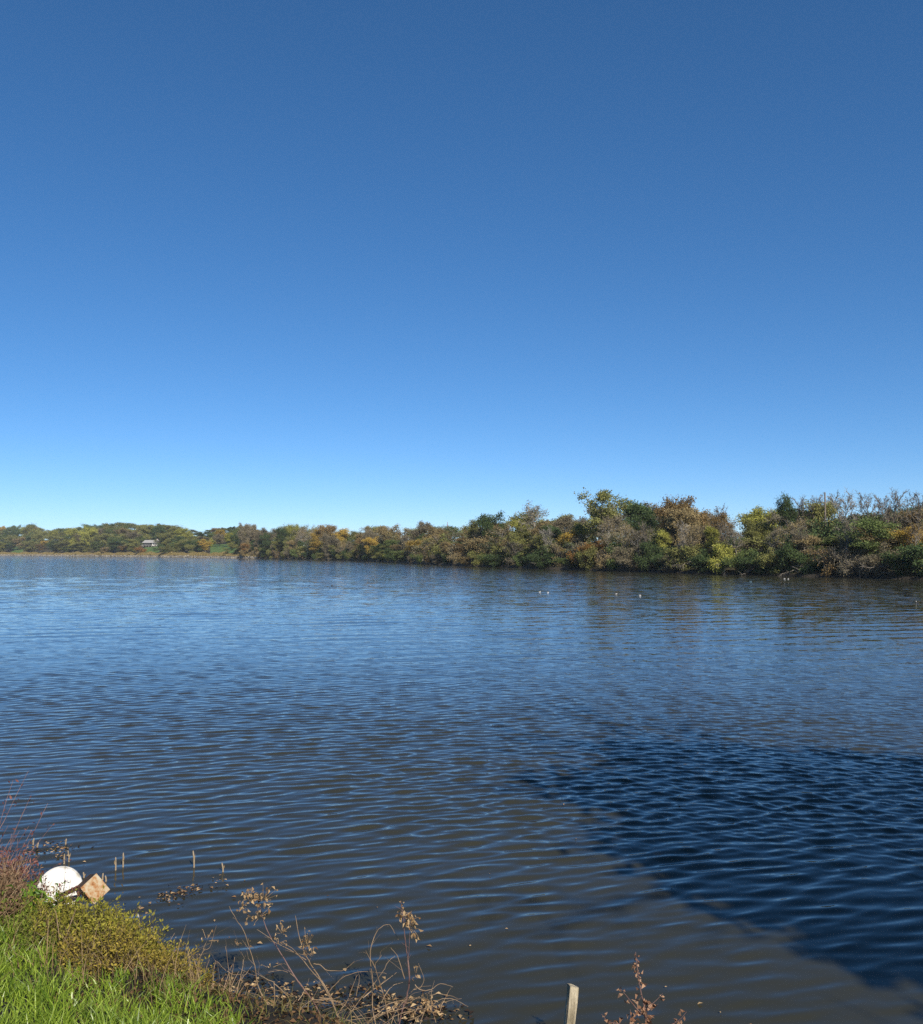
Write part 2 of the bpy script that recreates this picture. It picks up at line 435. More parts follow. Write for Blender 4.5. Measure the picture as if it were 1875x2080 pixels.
# ------------------------------------------------------------------ TREES
def grow(seed, H=12., R_=4., base=.3, limbs=11, sub=5, twigs=4, leaves=4200, leaf=.30, spread=.42, trunk_r=.20, stems=1,
         twig_r=.018, up=.45, top=1.0, clump=.45, lean=0.0, even=False):
    """returns (wood MB, crown MB): tapered trunk, limbs, branches, twigs; leaves in clumps at the twigs"""
    rng = np.random.default_rng(seed)
    wood = MB(); tips = []
    def wander(p, d, L, n, jit, lift=0.0):
        pts = [np.array(p, float)]; d = norm(d)
        for _ in range(n):
            d = norm(d + rng.normal(0, jit, 3) + np.array([0, 0, lift]))
            pts.append(pts[-1] + d * L / n)
        return np.array(pts)
    cz, rz = H * (base + 1) / 2, H * (1 - base) / 2
    def inside(dirv, z0):
        return R_
    for st in range(stems):
        a0 = rng.uniform(0, 6.28)
        d0 = np.array([math.cos(a0) * (lean + (.35 if stems > 1 else .04)), math.sin(a0) * (lean + (.35 if stems > 1 else .04)), 1.0])
        p0 = np.array([rng.normal(0, .25 if stems > 1 else 0), rng.normal(0, .25 if stems > 1 else 0), -.3])
        HL = H * (rng.uniform(.7, .98) if stems > 1 else .96)
        tr = wander(p0, d0, HL, 9, .07, .03)
        tr[:, 2] *= HL / max(tr[-1, 2], .1) if stems == 1 else 1
        rad = trunk_r * np.linspace(1, .12, len(tr)) ** .9
        rad[0] *= 1.35
        wood.tube(tr, rad / math.sqrt(stems), 6)
        nl = max(3, limbs // stems)
        for li in range(nl):
            f = base + (1 - base) * (li + rng.uniform(.1, .9)) / nl * .95
            idx = f * (len(tr) - 1); i0 = int(idx); fr = idx - i0
            p = tr[i0] * (1 - fr) + tr[min(i0 + 1, len(tr) - 1)] * fr
            az = li * 2.4 + rng.uniform(-.5, .5)
            t = (p[2] - cz) / rz
            env = math.sqrt(max(.08, 1 - min(.98, abs(t)) ** 2 * top))
            L = R_ * env * rng.uniform(.75, 1.15)
            dv = np.array([math.cos(az), math.sin(az), up + rng.uniform(-.15, .35) + .5 * max(0, t)])
            lb = wander(p, dv, L, 5, .13, .05)
            wood.tube(lb, trunk_r * .38 * env ** .5 / math.sqrt(stems) * np.linspace(1, .25, len(lb)), 4, cap=False)
            for sb in range(sub):
                g = rng.uniform(.3, 1.0); k = g * (len(lb) - 1); j = min(int(k), len(lb) - 2)
                q = lb[j] + (lb[j + 1] - lb[j]) * (k - j)
                dd = norm(lb[j + 1] - lb[j]) + rng.normal(0, .65, 3) + np.array([0, 0, .25])
                sbp = wander(q, dd, L * rng.uniform(.28, .5), 3, .18, .04)
                wood.tube(sbp, max(twig_r * 1.6, trunk_r * .10) * np.linspace(1, .45, len(sbp)), 3, cap=False)
                for tw in range(twigs):
                    h = rng.integers(1, len(sbp))
                    tp = wander(sbp[h], norm(sbp[-1] - sbp[0]) + rng.normal(0, .6, 3), L * rng.uniform(.12, .26), 2, .2, .05)
                    wood.tube(tp, twig_r * np.array([1, .8, .5]), 3, cap=False)
                    tips.append(tp[-1]); tips.append(tp[1])
    crown = MB()
    if leaves:
        tips = np.array(tips)
        # some tips carry thick clumps, some almost none: gaps and light/dark masses
        wgt = rng.gamma(1.1, 1.0, len(tips)) if not even else np.ones(len(tips))
        wgt /= wgt.sum()
        pick = rng.choice(len(tips), leaves, p=wgt)
        p = tips[pick] + rng.normal(0, clump, (leaves, 3)) * np.array([1, 1, .75])
        c = np.array([0, 0, cz])
        if even:
            u = norm(rng.normal(0, 1, (leaves, 3))); rad = rng.uniform(.05, 1, leaves) ** (1 / 2.4)
            lump = .86 + .13 * np.sin(u[:, 0] * 5 + 1) * np.sin(u[:, 1] * 6) + .09 * np.sin(u[:, 2] * 9 + u[:, 0] * 7) + .05 * np.sin(u[:, 1] * 17 + u[:, 2] * 13)
            p = c + u * (rad * lump)[:, None] * np.array([R_, R_, rz]) + rng.normal(0, .32, (leaves, 3))
        out = norm(p - c)
        d = norm(rng.normal(0, 1, (leaves, 3)) + out * .6)
        nr = norm(rng.normal(0, .8, (leaves, 3)) + out * .8 + np.array([0, 0, .5]))
        size = leaf * rng.uniform(.6, 1.35, leaves)
        tv = rng.uniform(0, 1, len(tips))[pick] * .55 + rng.uniform(0, .45, leaves)
        crown.leaves(p, d, nr, size, size * .75, tv)
    return wood, crown

PROTO = {}
def proto(key, bark, **kw):
    w, c = grow(**kw)
    wm = w.mesh(key + '_trunk'); wm.materials.append(bark)
    cm = None
    if c.n:
        cm = c.mesh(key + '_crown'); cm.materials.append(LEAF['olive green'])
    PROTO.setdefault(key[:-1], []).append((wm, cm, kw.get('H', 12.), kw.get('R_', 4.)))
for s_ in range(4): proto('round%d' % s_, BARK_DARK, seed=10 + s_, H=11, R_=4.6 + .5 * (s_ % 2), base=.18, limbs=15, sub=6, leaves=14000, leaf=.34, clump=.55, trunk_r=.22)
for s_ in range(3): proto('upright%d' % s_, BARK, seed=20 + s_, H=12, R_=3.0 + .4 * s_, base=.30, limbs=13, sub=5, leaves=8000, leaf=.29, clump=.5, trunk_r=.17, up=.8)
for s_ in range(3): proto('thin%d' % s_, BARK_PALE if s_ != 1 else BARK, seed=30 + s_, H=12, R_=3.2, base=.35, limbs=14, sub=6, twigs=6, leaves=2100, leaf=.24, clump=.4, trunk_r=.26, up=.8, twig_r=.028)
for s_ in range(3): proto('bare%d' % s_, BARK if s_ else BARK_PALE, seed=40 + s_, H=12, R_=3.4, base=.30, limbs=15, sub=7, twigs=8, leaves=260, leaf=.2, clump=.3, trunk_r=.19, up=1.1, twig_r=.030)
for s_ in range(4): proto('shrub%d' % s_, BARK_DARK, seed=50 + s_, H=4.2, R_=2.5, base=.04, limbs=16, sub=5, twigs=4, leaves=7500, leaf=.24, clump=.36, trunk_r=.09, stems=5, up=.3)
for s_ in range(2): proto('twiggy%d' % s_, BARK, seed=60 + s_, H=3.6, R_=2.4, base=.05, limbs=18, sub=6, twigs=6, leaves=1800, leaf=.2, clump=.3, trunk_r=.08, stems=6, up=.35, twig_r=.018)
proto('cotton0', BARK_PALE, seed=71, H=16, R_=4.4, base=.34, limbs=12, sub=5, twigs=4, leaves=6000, leaf=.36, clump=.5, trunk_r=.28, up=.75)
proto('shade0', BARK, seed=81, H=15, R_=5.8, base=.22, limbs=30, sub=9, even=True, twigs=5, leaves=30000, leaf=.50, clump=.85, trunk_r=.34, up=.5)

TREES = []     # (root, px, colour, type word, row word)
NAMES = {'round': 'deciduous_tree', 'upright': 'deciduous_tree', 'thin': 'thin_tree', 'bare': 'bare_tree', 'shrub': 'waterside_shrub', 'twiggy': 'brush_clump', 'cotton': 'cottonwood_tree', 'shade': 'shade_tree'}
WORD = {'round': 'round-crowned tree', 'upright': 'upright tree', 'thin': 'thin-leaved tree', 'bare': 'leafless tree', 'shrub': 'shrub', 'twiggy': 'twiggy brush', 'cotton': 'cottonwood', 'shade': 'shade tree'}
def plant(key, colour, loc, height, width=None, rz=None, px=0, row='', label=None, group=None, cat=None):
    fam = PROTO[key]
    wm, cm, H0, R0 = fam[random.randrange(len(fam))]
    sz = height / H0
    sx = sz if width is None else width / (2 * R0)
    root = empty(NAMES[key], loc, random.uniform(0, 6.28) if rz is None else rz, (sx, sx * random.uniform(.92, 1.08), sz))
    t = link('trunk', wm, root)
    if cm is not None:
        c = link('crown', cm, root)
        c.material_slots[0].link = 'OBJECT'
        c.material_slots[0].material = LEAF[colour]
    tag(root, label, cat or ('shrub' if key in ('shrub', 'twiggy') else 'tree'), group)
    if not label: TREES.append((root, px, colour, WORD[key], row))
    return root

SKY_LINE = [(-60, 1071), (0, 1071), (60, 1070), (90, 1078), (150, 1075), (210, 1068), (250, 1066), (330, 1068), (380, 1076), (420, 1078), (480, 1069), (520, 1075), (545, 1084), (580, 1076), (600, 1074), (650, 1078), (668, 1086), (700, 1084), (730, 1083), (760, 1076), (790, 1076), (802, 1086), (830, 1077), (860, 1074), (900, 1075), (950, 1076), (975, 1068), (995, 1064), (1020, 1071), (1070, 1055), (1090, 1052), (1130, 1056), (1180, 1055), (1260, 1040), (1300, 1034), (1350, 1036), (1380, 1032), (1400, 1040), (1420, 1052), (1440, 1057), (1500, 1058), (1530, 1050), (1555, 1052), (1590, 1044), (1620, 1046), (1640, 1052), (1700, 1060), (1760, 1057), (1800, 1046), (1830, 1040), (1875, 1036), (1960, 1030), (2100, 1030)]
SLX = [a for a, b in SKY_LINE]; SLY = [b for a, b in SKY_LINE]
def top_height(px, loc, top_y):
    d = loc[1]
    return CAM_H + (HOR - top_y) / F * d - loc[2]
def pick(w):
    ks = list(w); return random.choices(ks, [w[k] for k in ks])[0]

# --- landmark trees, one by one
def hero(key, colour, px, off, top_y, width, label):
    loc = land(px, off)
    return plant(key, colour, loc, top_height(px, loc, top_y), width, px=px, label=label, group='landmark trees on the shore')
hero('cotton', 'olive green', 1226, 16, 1012, 11.5, 'tallest tree on the shore, open olive crown rising clear above its neighbours')
hero('round', 'rust-brown', 1374, 14, 1034, 7.5, 'rust-orange dome-topped tree breaking the skyline right of the tallest cottonwood')
hero('upright', 'golden yellow', 852, 3, 1103, 7.5, 'bright yellow tree reaching down to the water at the middle of the bank')
hero('shrub', 'orange', 1190, 2.0, 1113, 5.0, 'orange-leaved bush low at the waterline beneath the tallest cottonwood')
hero('upright', 'golden yellow', 1150, 10, 1085, 5.5, 'golden tree halfway up the wood left of the tallest cottonwood')
hero('upright', 'yellow-green', 1450, 7, 1077, 3.2, 'small bright yellow-green tree midway between rust dome and utility pole')
hero('upright', 'yellow-green', 1352, 8, 1083, 3.6, 'yellow-green sapling below the rust-orange dome tree')
hero('upright', 'mid green', 1775, 4, 1062, 7.5, 'leafy green tree lit from behind the camera, right of the utility pole')
hero('shrub', 'golden yellow', 1862, 4, 1118, 3.0, 'vivid yellow bush at the right edge of the wood')
hero('upright', 'dark green', 1602, 16, 1026, 3.9, 'dark green treetop poking above the skyline left of the utility pole')
hero('round', 'dark green', 996, 20, 1060, 9.0, 'dark dome of an evergreen-looking tree beside the lattice pylon')
hero('round', 'yellow-green', 150, 45, 1081, 15, 'yellow-green tree at the far shore left of the house')
hero('round', 'yellow-green', 182, 45, 1079, 17, 'larger of the two pale yellow trees left of the house')
hero('upright', 'golden yellow', 418, 22, 1100, 11, 'yellow tree by the beach right of the house lawn')
hero('shrub', 'orange', 288, 14, 1113, 8, 'orange bush at the foot of the house lawn')
hero('round', 'olive green', 300, 130, 1073, 17, 'dark olive tree rising directly behind the left half of the house')
hero('round', 'dark green', 320, 128, 1076, 16, 'dark green tree rising directly behind the right half of the house')
hero('round', 'mid green', 286, 84, 1092, 9, 'green tree hiding the left end of the house')
hero('upright', 'golden yellow', 645, 8, 1104, 8, 'yellow tree low on the bank where the shore bends')

# --- leafless trees along the skyline on the right
for i, (px, ty) in enumerate([(1462, 1036), (1640, 1024), (1662, 1016), (1694, 1012), (1722, 1016), (1756, 1013), (1790, 1017), (1812, 1014), (1842, 1016), (1600, 1045), (1880, 1024)]):
    loc = land(px, 15 + (i % 4) * 3)
    plant('bare', 'rust-brown', loc, top_height(px, loc, ty), random.uniform(4.8, 6.6), px=px, row='on skyline', group='leafless trees on the right skyline')

# --- the wooded bank, middle to right: back row, middle row, waterside shrubs
def bank_colours(px):
    return {'olive green': 4, 'dark green': 2.0, 'grey-brown': 3.0, 'tan-brown': 3.0, 'rust-brown': .9, 'mid green': 1.2, 'golden yellow': .6 + (.8 if px < 900 else 0), 'orange': .2, 'yellow-green': .7}
px = 505
while px < 1930:
    d = far_shore(px)
    for row, lo, hi, wq in (('in back row', 20, 34, 1.0), ('in second row', 11, 18, .9)):
        q = px + random.uniform(-10, 10)
        loc = land(q, random.uniform(lo, hi))
        t = np.interp(q, SLX, SLY) + (random.gauss(1, 5)) * min(1.6, 250 / d) + (0 if row == 'in back row' else 14 * min(1.5, 260 / d))
        h = top_height(q, loc, t)
        key = pick({'round': 3 if d > 230 else 1.2, 'upright': 4.5, 'thin': 5 if d < 330 else 1})
        plant(key, pick(bank_colours(q)), loc, max(5, h), random.uniform(7.5, 11.0) * wq * (1 if d > 230 else .78), px=q, row=row, group='trees of the wooded bank')
    px += max(14, 5.6 / d * F * random.uniform(.75, 1.05))
px = 505
while px < 1930:
    d = far_shore(px)
    loc = land(px, random.uniform(40, 56))
    plant('round', pick({'olive green': 3, 'dark green': 2, 'grey-brown': 2, 'tan-brown': 1}), loc, max(5, top_height(px, loc, np.interp(px, SLX, SLY) + random.uniform(3, 10))), random.uniform(10, 13), px=px, row='farthest back', group='trees of the wooded bank')
    px += max(17, 8.5 / d * F) * random.uniform(.8, 1.1)
px = 500
while px < 1930:
    d = far_shore(px)
    loc = land(px, random.uniform(5, 9))
    rows = np.interp(px, FSX, [p[1] for p in FS]) - np.interp(px, SLX, SLY)
    t = np.interp(px, SLX, SLY) + rows * random.uniform(.30, .55)
    key = pick({'thin': 6 if d < 330 else 1, 'upright': 2.5, 'round': 1.5, 'bare': 2.2 if d < 330 else 0})
    plant(key, pick(bank_colours(px)), loc, max(4.5, top_height(px, loc, t)), random.uniform(5.0, 7.5), px=px, row='in middle row', group='trees of the wooded bank')
    px += max(15, 4.6 / d * F * random.uniform(.75, 1.1))
px = 498
while px < 1930:
    d = far_shore(px)
    key = pick({'shrub': 4, 'twiggy': 1.3})
    col = pick({'dark green': 4, 'mid green': 2.4, 'olive green': 3, 'grey-brown': 1.2, 'tan-brown': .8, 'yellow-green': .4}) if key == 'shrub' else pick({'grey-brown': 2, 'tan-brown': 1.5, 'rust-brown': 1})
    plant(key, col, land(px, random.uniform(.8, 3.2)), random.uniform(2.4, 4.6), random.uniform(4, 6.5), px=px, row='at waterline', group='shrubs along the wooded bank')
    px += max(13, 3.0 / d * F * random.uniform(.75, 1.15))

# --- low growth under the trees closes the view into the wood
for off0, off1, row in ((9, 13, 'under the trees'), (22, 27, 'deeper in the wood')):
    px = 505
    while px < 1920:
        d = far_shore(px)
        plant('shrub', pick({'dark green': 2, 'olive green': 3, 'grey-brown': 3, 'tan-brown': 1.5}), land(px, random.uniform(off0, off1)), random.uniform(4.0, 6.5), random.uniform(6, 8.5), px=px, row=row, group='understory shrubs of the wooded bank')
        px += max(19, 5.5 / d * F * random.uniform(.85, 1.15))
# --- slim pale trunks standing at the front of the wood
for px, ty in ((1112, 1078), (1235, 1062), (1272, 1072), (1300, 1082), (1318, 1070), (1392, 1068), (1414, 1074), (1480, 1072), (1500, 1080), (1568, 1083), (1590, 1070), (1612, 1090), (1640, 1076), (1715, 1066), (1850, 1072)):
    loc = land(px, random.uniform(3.5, 6))
    plant(pick({'bare': 1, 'thin': 1.6}), pick({'grey-brown': 2, 'tan-brown': 2, 'rust-brown': .7}), loc, top_height(px, loc, ty), random.uniform(3.4, 5.0), px=px, row='in front of wood', group='slim pale-trunked trees')
# --- the far left shore and its hill
HILL_COL = {'olive green': 5, 'dark green': 3.0, 'mid green': 2.0, 'tan-brown': 1.2, 'rust-brown': .9, 'grey-brown': 1.0, 'yellow-green': .6, 'golden yellow': .35}
def lawn_gap(px, off):
    return (285 < px < 330 and off < 105) or (418 < px < 484 and off < 45) or (22 < px < 50 and off < 45)
for row, off0, off1, step, mode in (('on hilltop', 215, 270, 14, 'sky'), ('halfway uphill', 120, 170, 15, 'mid'), ('low uphill', 60, 85, 15, 'low'), ('behind beach', 16, 40, 14, 'front')):
    px = -22.0
    while px < 545:
        q = px + random.uniform(-4, 4); off = random.uniform(off0, off1)
        if not lawn_gap(q, off):
            loc = land(q, off); sl = np.interp(q, SLX, SLY)
            shore = np.interp(q, FSX, [p[1] for p in FS])
            t = {'sky': sl + random.uniform(0, 4), 'mid': sl + random.uniform(5, 14), 'low': sl + random.uniform(14, 26), 'front': shore - random.uniform(16, 36)}[mode]
            h = min(24, max(5, top_height(q, loc, t)))
            key = 'shrub' if h < 6 else pick({'round': 6, 'upright': 1.5})
            plant(key, pick(HILL_COL), loc, h, random.uniform(13, 19) if h > 9 else random.uniform(9, 13), px=q, row=row, group='trees of the far shore')
        px += step * random.uniform(.8, 1.2)

# --- labels for the trees: colour, kind, row and the stretch of shore, counted from the left
ZONES = [(-999, 140, 'at far left'), (140, 290, 'left of house'), (290, 330, 'around the house'), (330, 500, 'right of the house'), (500, 850, 'where bank bends'), (850, 1040, 'by lattice pylon'), (1040, 1200, 'left of tall cottonwood'), (1200, 1400, 'beneath tall cottonwood'), (1400, 1640, 'left of utility pole'), (1640, 9999, 'right of utility pole')]
ORD = ['first', 'second', 'third', 'fourth', 'fifth', 'sixth', 'seventh', 'eighth', 'ninth', 'tenth', 'eleventh', 'twelfth', 'thirteenth', 'fourteenth', 'fifteenth']
buckets = {}
for rec in TREES:
    zone = next(z for a, b, z in ZONES if a <= rec[1] < b)
    buckets.setdefault(('' if rec[3] == 'leafless tree' else rec[2], rec[3], rec[4], zone), []).append(rec)
for (col, word, row, zone), lst in buckets.items():
    lst.sort(key=lambda r_: r_[1])
    desc = word if word == 'leafless tree' else f'{col} {word}'
    for i, rec in enumerate(lst):
        rec[0]['label'] = f'{desc} {row}, {zone}' if len(lst) == 1 else f'{ORD[i]} {desc} from left {row}, {zone}'

# --- the tree on our own bank whose shadow falls on the water
hz = norm(np.array([SUN.x, SUN.y]))
def shade_tree(cx, cy, hc, height, width, rz, label):
    tp = np.array([cx, cy]) + hz * hc / math.tan(R(SUN_EL))
    z = float(bank_z(tp[0], tp[1]))
    plant('shade', 'olive green', (tp[0], tp[1], z), height - z, width, rz=rz, label=label, cat='tree', group='trees on the near bank behind the viewer')
shade_tree(6.9, 13.3, 8.8, 13.1, 9.3, 1.0, 'taller leafy tree on the near bank, out of view, shading the water')
shade_tree(8.7, 9.5, 8.0, 12.0, 9.0, 2.6, 'shorter leafy tree on the near bank, out of view, shading the nearer water')

# ------------------------------------------------------------------ HOUSE, PYLON, POLES
M_WALL = noise_mat('house_siding', [(.3, (.46, .44, .40)), (.7, (.56, .54, .50))], scale=1, bump=0)
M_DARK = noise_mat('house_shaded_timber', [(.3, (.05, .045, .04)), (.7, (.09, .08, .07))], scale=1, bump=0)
M_ROOF = noise_mat('roof_shingle', [(.3, (.25, .24, .23)), (.7, (.36, .35, .33))], scale=2, bump=0)
M_GLASS = noise_mat('window_glass', [(.3, (.02, .025, .03)), (.7, (.03, .035, .04))], scale=1, bump=0, rough=.05, spec=.6)
M_BRICK = noise_mat('chimney_brick', [(.3, (.30, .24, .20)), (.7, (.42, .36, .30))], scale=2, bump=0)
def boxpart(name, m, parent, c, size, rot=None):
    b = MB(); b.box(c, size, rot); return b.build(name, m, parent)
def build_house():
    loc = land(309, 92)
    h = empty('house', loc, R(4))
    tag(h, 'low grey-roofed house with white walls above its lawn on the far shore', 'house')
    boxpart('foundation', M_DARK, h, (0, 0, -.6), (13.0, 8.0, 2.2))
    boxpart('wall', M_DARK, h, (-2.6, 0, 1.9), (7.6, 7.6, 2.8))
    boxpart('wall', M_WALL, h, (3.85, 0, 1.9), (5.28, 7.7, 2.8))
    b = MB()
    v = [(-7.4, -4.9, 3.3), (7.4, -4.9, 3.3), (7.4, 4.9, 3.3), (-7.4, 4.9, 3.3), (-6.2, 0, 5.7), (6.2, 0, 5.7)]
    b.add(v, [[0, 1, 5, 4], [2, 3, 4, 5]], [[1, 2, 5], [3, 0, 4]]); b.add([(x, y, z - .2) for x, y, z in v[:4]], [[3, 2, 1, 0]])
    b.add([v[0], v[1], v[2], v[3]] + [(x, y, z - .2) for x, y, z in v[:4]], [[0, 4, 5, 1], [1, 5, 6, 2], [2, 6, 7, 3], [3, 7, 4, 0]])
    rf = b.build('roof', M_ROOF, h)
    boxpart('chimney', M_BRICK, rf, (4.6, 0.6, 5.7), (1.1, 1.0, 2.0))
    for x in (-5.4, -3.6, -1.8, -.1):
        w = boxpart('window', M_GLASS, h, (x, -3.85, 1.8), (1.2, .1, 1.9))
        boxpart('frame', M_WALL, w, (x, -3.92, 2.82), (1.4, .12, .12))
    for x in (2.6, 5.2):
        w = boxpart('window', M_GLASS, h, (x, -3.9, 2.0), (.9, .1, 1.2))
        boxpart('frame', M_WALL, w, (x, -3.97, 1.34), (1.1, .12, .1))
    boxpart('door', M_DARK, h, (3.9, -3.9, 1.5), (1.0, .1, 2.0))
    boxpart('deck', M_DARK, h, (-1, -5.4, .35), (10, 2.8, .2))
    for x in (-5.8, -3.4, -1, 1.4, 3.8): boxpart('deck_post', M_WALL, h, (x, -6.7, .3), (.16, .16, 1.9))
    boxpart('railing', M_WALL, h, (-1, -6.7, 1.3), (10, .1, .1))
    g = empty('garden_shed', land(284, 96), R(-8))
    tag(g, 'small pale shed half hidden by trees left of the house', 'shed')
    boxpart('wall', M_WALL, g, (0, 0, 1.3), (4.2, 3.0, 3.0))
    b = MB(); v = [(-2.4, -1.8, 2.7), (2.4, -1.8, 2.7), (2.4, 1.8, 2.7), (-2.4, 1.8, 2.7), (-2.4, 0, 3.9), (2.4, 0, 3.9)]
    b.add(v, [[0, 1, 5, 4], [2, 3, 4, 5], [3, 2, 1, 0]], [[1, 2, 5], [3, 0, 4]]); b.build('roof', M_ROOF, g)
    boxpart('door', M_DARK, g, (.6, -1.53, .9), (1.0, .08, 2.0))
build_house()

M_POLE = noise_mat('weathered_pole', [(.3, (.14, .11, .08)), (.7, (.24, .20, .16))], scale=1, bump=0)
M_STEEL = noise_mat('galvanised_steel', [(.3, (.22, .20, .20)), (.7, (.34, .32, .31))], scale=1, bump=0, rough=.5)
def build_poles():
    loc = land(1677, 17)
    p = empty('utility_pole', loc)
    tag(p, 'wooden utility pole standing above the leafless trees on the right', 'pole')
    H = top_height(1677, loc, 1000)
    b = MB(); b.tube([(0, 0, -.5), (0, 0, H * .5), (0, 0, H)], [.19, .16, .13], 8); b.build('pole', M_POLE, p)
    for z in (.93, .86):
        for s in (-1, 1):
            b = MB(); b.tube([(0, 0, H * z), (s * .45, 0, H * z + .12)], [.035, .03], 5); q = b.build('insulator_arm', M_STEEL, p)
            b = MB(); b.tube([(s * .45, 0, H * z + .05), (s * .45, 0, H * z + .30)], [.06, .045], 6); b.build('insulator', M_STEEL, q)
    loc = land(1041, 90)
    t = empty('lattice_pylon', loc)
    tag(t, 'slim lattice pylon with crossarms rising behind the trees', 'pylon')
    H = top_height(1041, loc, 1049); w = .75
    for sx in (-1, 1):
        for sy in (-1, 1):
            b = MB(); b.tube([(sx * w, sy * w, -.4), (sx * .14, sy * .14, H)], [.07, .05], 4); b.build('leg', M_STEEL, t)
    for k in range(10):
        a, c_ = k / 10, (k + 1) / 10
        wa, wb = w + (.14 - w) * a, w + (.14 - w) * c_
        for sy in (-1, 1):
            b = MB(); b.tube([(-wa, sy * wa, H * a), (wb, sy * wb, H * c_)], .035, 3); b.tube([(wa, sy * wa, H * a), (-wb, sy * wb, H * c_)], .035, 3); b.build('brace', M_STEEL, t)
    for z, l in ((.93, 1.5), (.84, 2.0)):
        b = MB(); b.tube([(-l, 0, H * z), (0, 0, H * z + .3), (l, 0, H * z)], [.05, .09, .05], 4); b.tube([(-l, 0, H * z), (l, 0, H * z)], .05, 4); b.build('crossarm', M_STEEL, t)
    loc = land(909, 120)
    m = empty('radio_mast', loc)
    tag(m, 'thin reddish mast above the treetops left of the lattice pylon', 'mast')
    H = top_height(909, loc, 1060)
    b = MB(); b.tube([(0, 0, -.4), (0, 0, H * .8), (0, 0, H)], [.35, .25, .08], 6)
    b.build('mast', noise_mat('mast_paint', [(.3, (.22, .10, .08)), (.7, (.30, .16, .13))], scale=.3, bump=0), m)
    for z in (.72, .8, .88):
        b = MB(); b.tube([(-.9, 0, H * z), (.9, 0, H * z)], .07, 4); b.build('aerial', M_STEEL, m)
build_poles()

# ------------------------------------------------------------------ drift branches at the right waterline, rocks of the far beach
def build_driftwood():
    spots = [(1255, 'fallen pale branch at the waterline below the tall cottonwood'), (1395, 'pale forked driftwood branch over the water, middle of the right bank'), (1488, 'grey fallen limb sloping into the water left of the utility pole'), (1530, 'tangle of dead branches dipping into the lake left of the utility pole'), (1612, 'pale log lying along the waterline by the white birds'), (1790, 'dead branch heap under the leafy green tree at the waterline'), (1105, 'dead branches at the waterline left of the orange bush')]
    for i, (px, lab) in enumerate(spots):
        rng = np.random.default_rng(300 + i)
        e = empty('fallen_branch', land(px, .3), rng.uniform(-.4, .4)); tag(e, lab, 'branch', 'fallen branches at the waterline')
        main = None
        for k in range(4):
            L = rng.uniform(2.2, 4.2); a = rng.uniform(-1, 1)
            p0 = np.array([rng.normal(0, .3), .4, .5 + rng.uniform(0, 1.2)])
            d = norm(np.array([rng.choice([-1, 1]) * rng.uniform(.5, 1.2), -.55, rng.uniform(-.5, .35)]))
            pts = [p0]
            for j in range(4):
                d = norm(d + rng.normal(0, .15, 3)); pts.append(pts[-1] + d * L / 4)
            b = MB(); b.tube(pts, np.linspace(.075, .025, 5), 5)
            for j in range(1, 5):
                for _ in range(3):
                    dd = norm(d + rng.normal(0, .6, 3)); b.tube([pts[j], pts[j] + dd * .5, pts[j] + dd * 1.0 + np.array([0, 0, -.1])], [.03, .022, .01], 3, cap=False)
            b.build('limb', BARK, e)
build_driftwood()
def rock(mb, c, r, rng):
    n1, n2 = 5, 7
    ph = np.linspace(.0, math.pi, n1); th = np.arange(n2) * 2 * math.pi / n2
    sc = rng.uniform(.7, 1.3, 3) * r
    v = []
    for a in ph:
        for t in th:
            k = rng.uniform(.8, 1.15)
            v.append((math.sin(a) * math.cos(t) * sc[0] * k, math.sin(a) * math.sin(t) * sc[1] * k, math.cos(a) * sc[2] * .7 * k))
    i = np.arange(n1 - 1)[:, None] * n2; j = np.arange(n2)[None]; k = (np.arange(n2) + 1) % n2
    q = np.stack([i + j, i + n2 + j, i + n2 + k[None], i + k[None]], -1).reshape(-1, 4)
    mb.add(np.array(v) + np.asarray(c), q, None, rng.uniform(0, 1))
def build_beach():
    rng = np.random.default_rng(9)
    mb = MB()
    for _ in range(900):
        px = rng.uniform(-60, 520); o_ = rng.uniform(.0, 2.6)
        rock(mb, land(px, o_), rng.uniform(.25, .75), rng)
    m = leaf_mat('beach_rock', (0.105, 0.090, 0.072), (0.345, 0.315, 0.259), trans=0.0)
    tag(mb.build('shore_rocks', m), 'pale rocks along the water edge of the far beach', 'rocks', kind='stuff')
    mb = MB(); n = 26000
    px = rng.uniform(-60, 540, n); o_ = rng.uniform(2.0, 13, n)
    p = np.array([land(a, b) for a, b in zip(px, o_)])
    d = norm(rng.normal(0, .3, (n, 3)) + np.array([0, 0, 1]))
    L = rng.uniform(.5, 1.3, n) * (1.0 + .7 * np.sin(px * .21) * np.sin(px * .083 + 1))
    mb.leaves(p, d, rng.normal(0, 1, (n, 3)), L, L * .35, rng.uniform(0, 1, n))
    m = leaf_mat('dry_reed', (0.184, 0.137, 0.055), (0.380, 0.305, 0.127))
    tag(mb.build('beach_grass', m), 'strip of dry tan grass above the far beach', 'grass', kind='stuff')
    # short posts in the shallows of the far beach
build_beach()

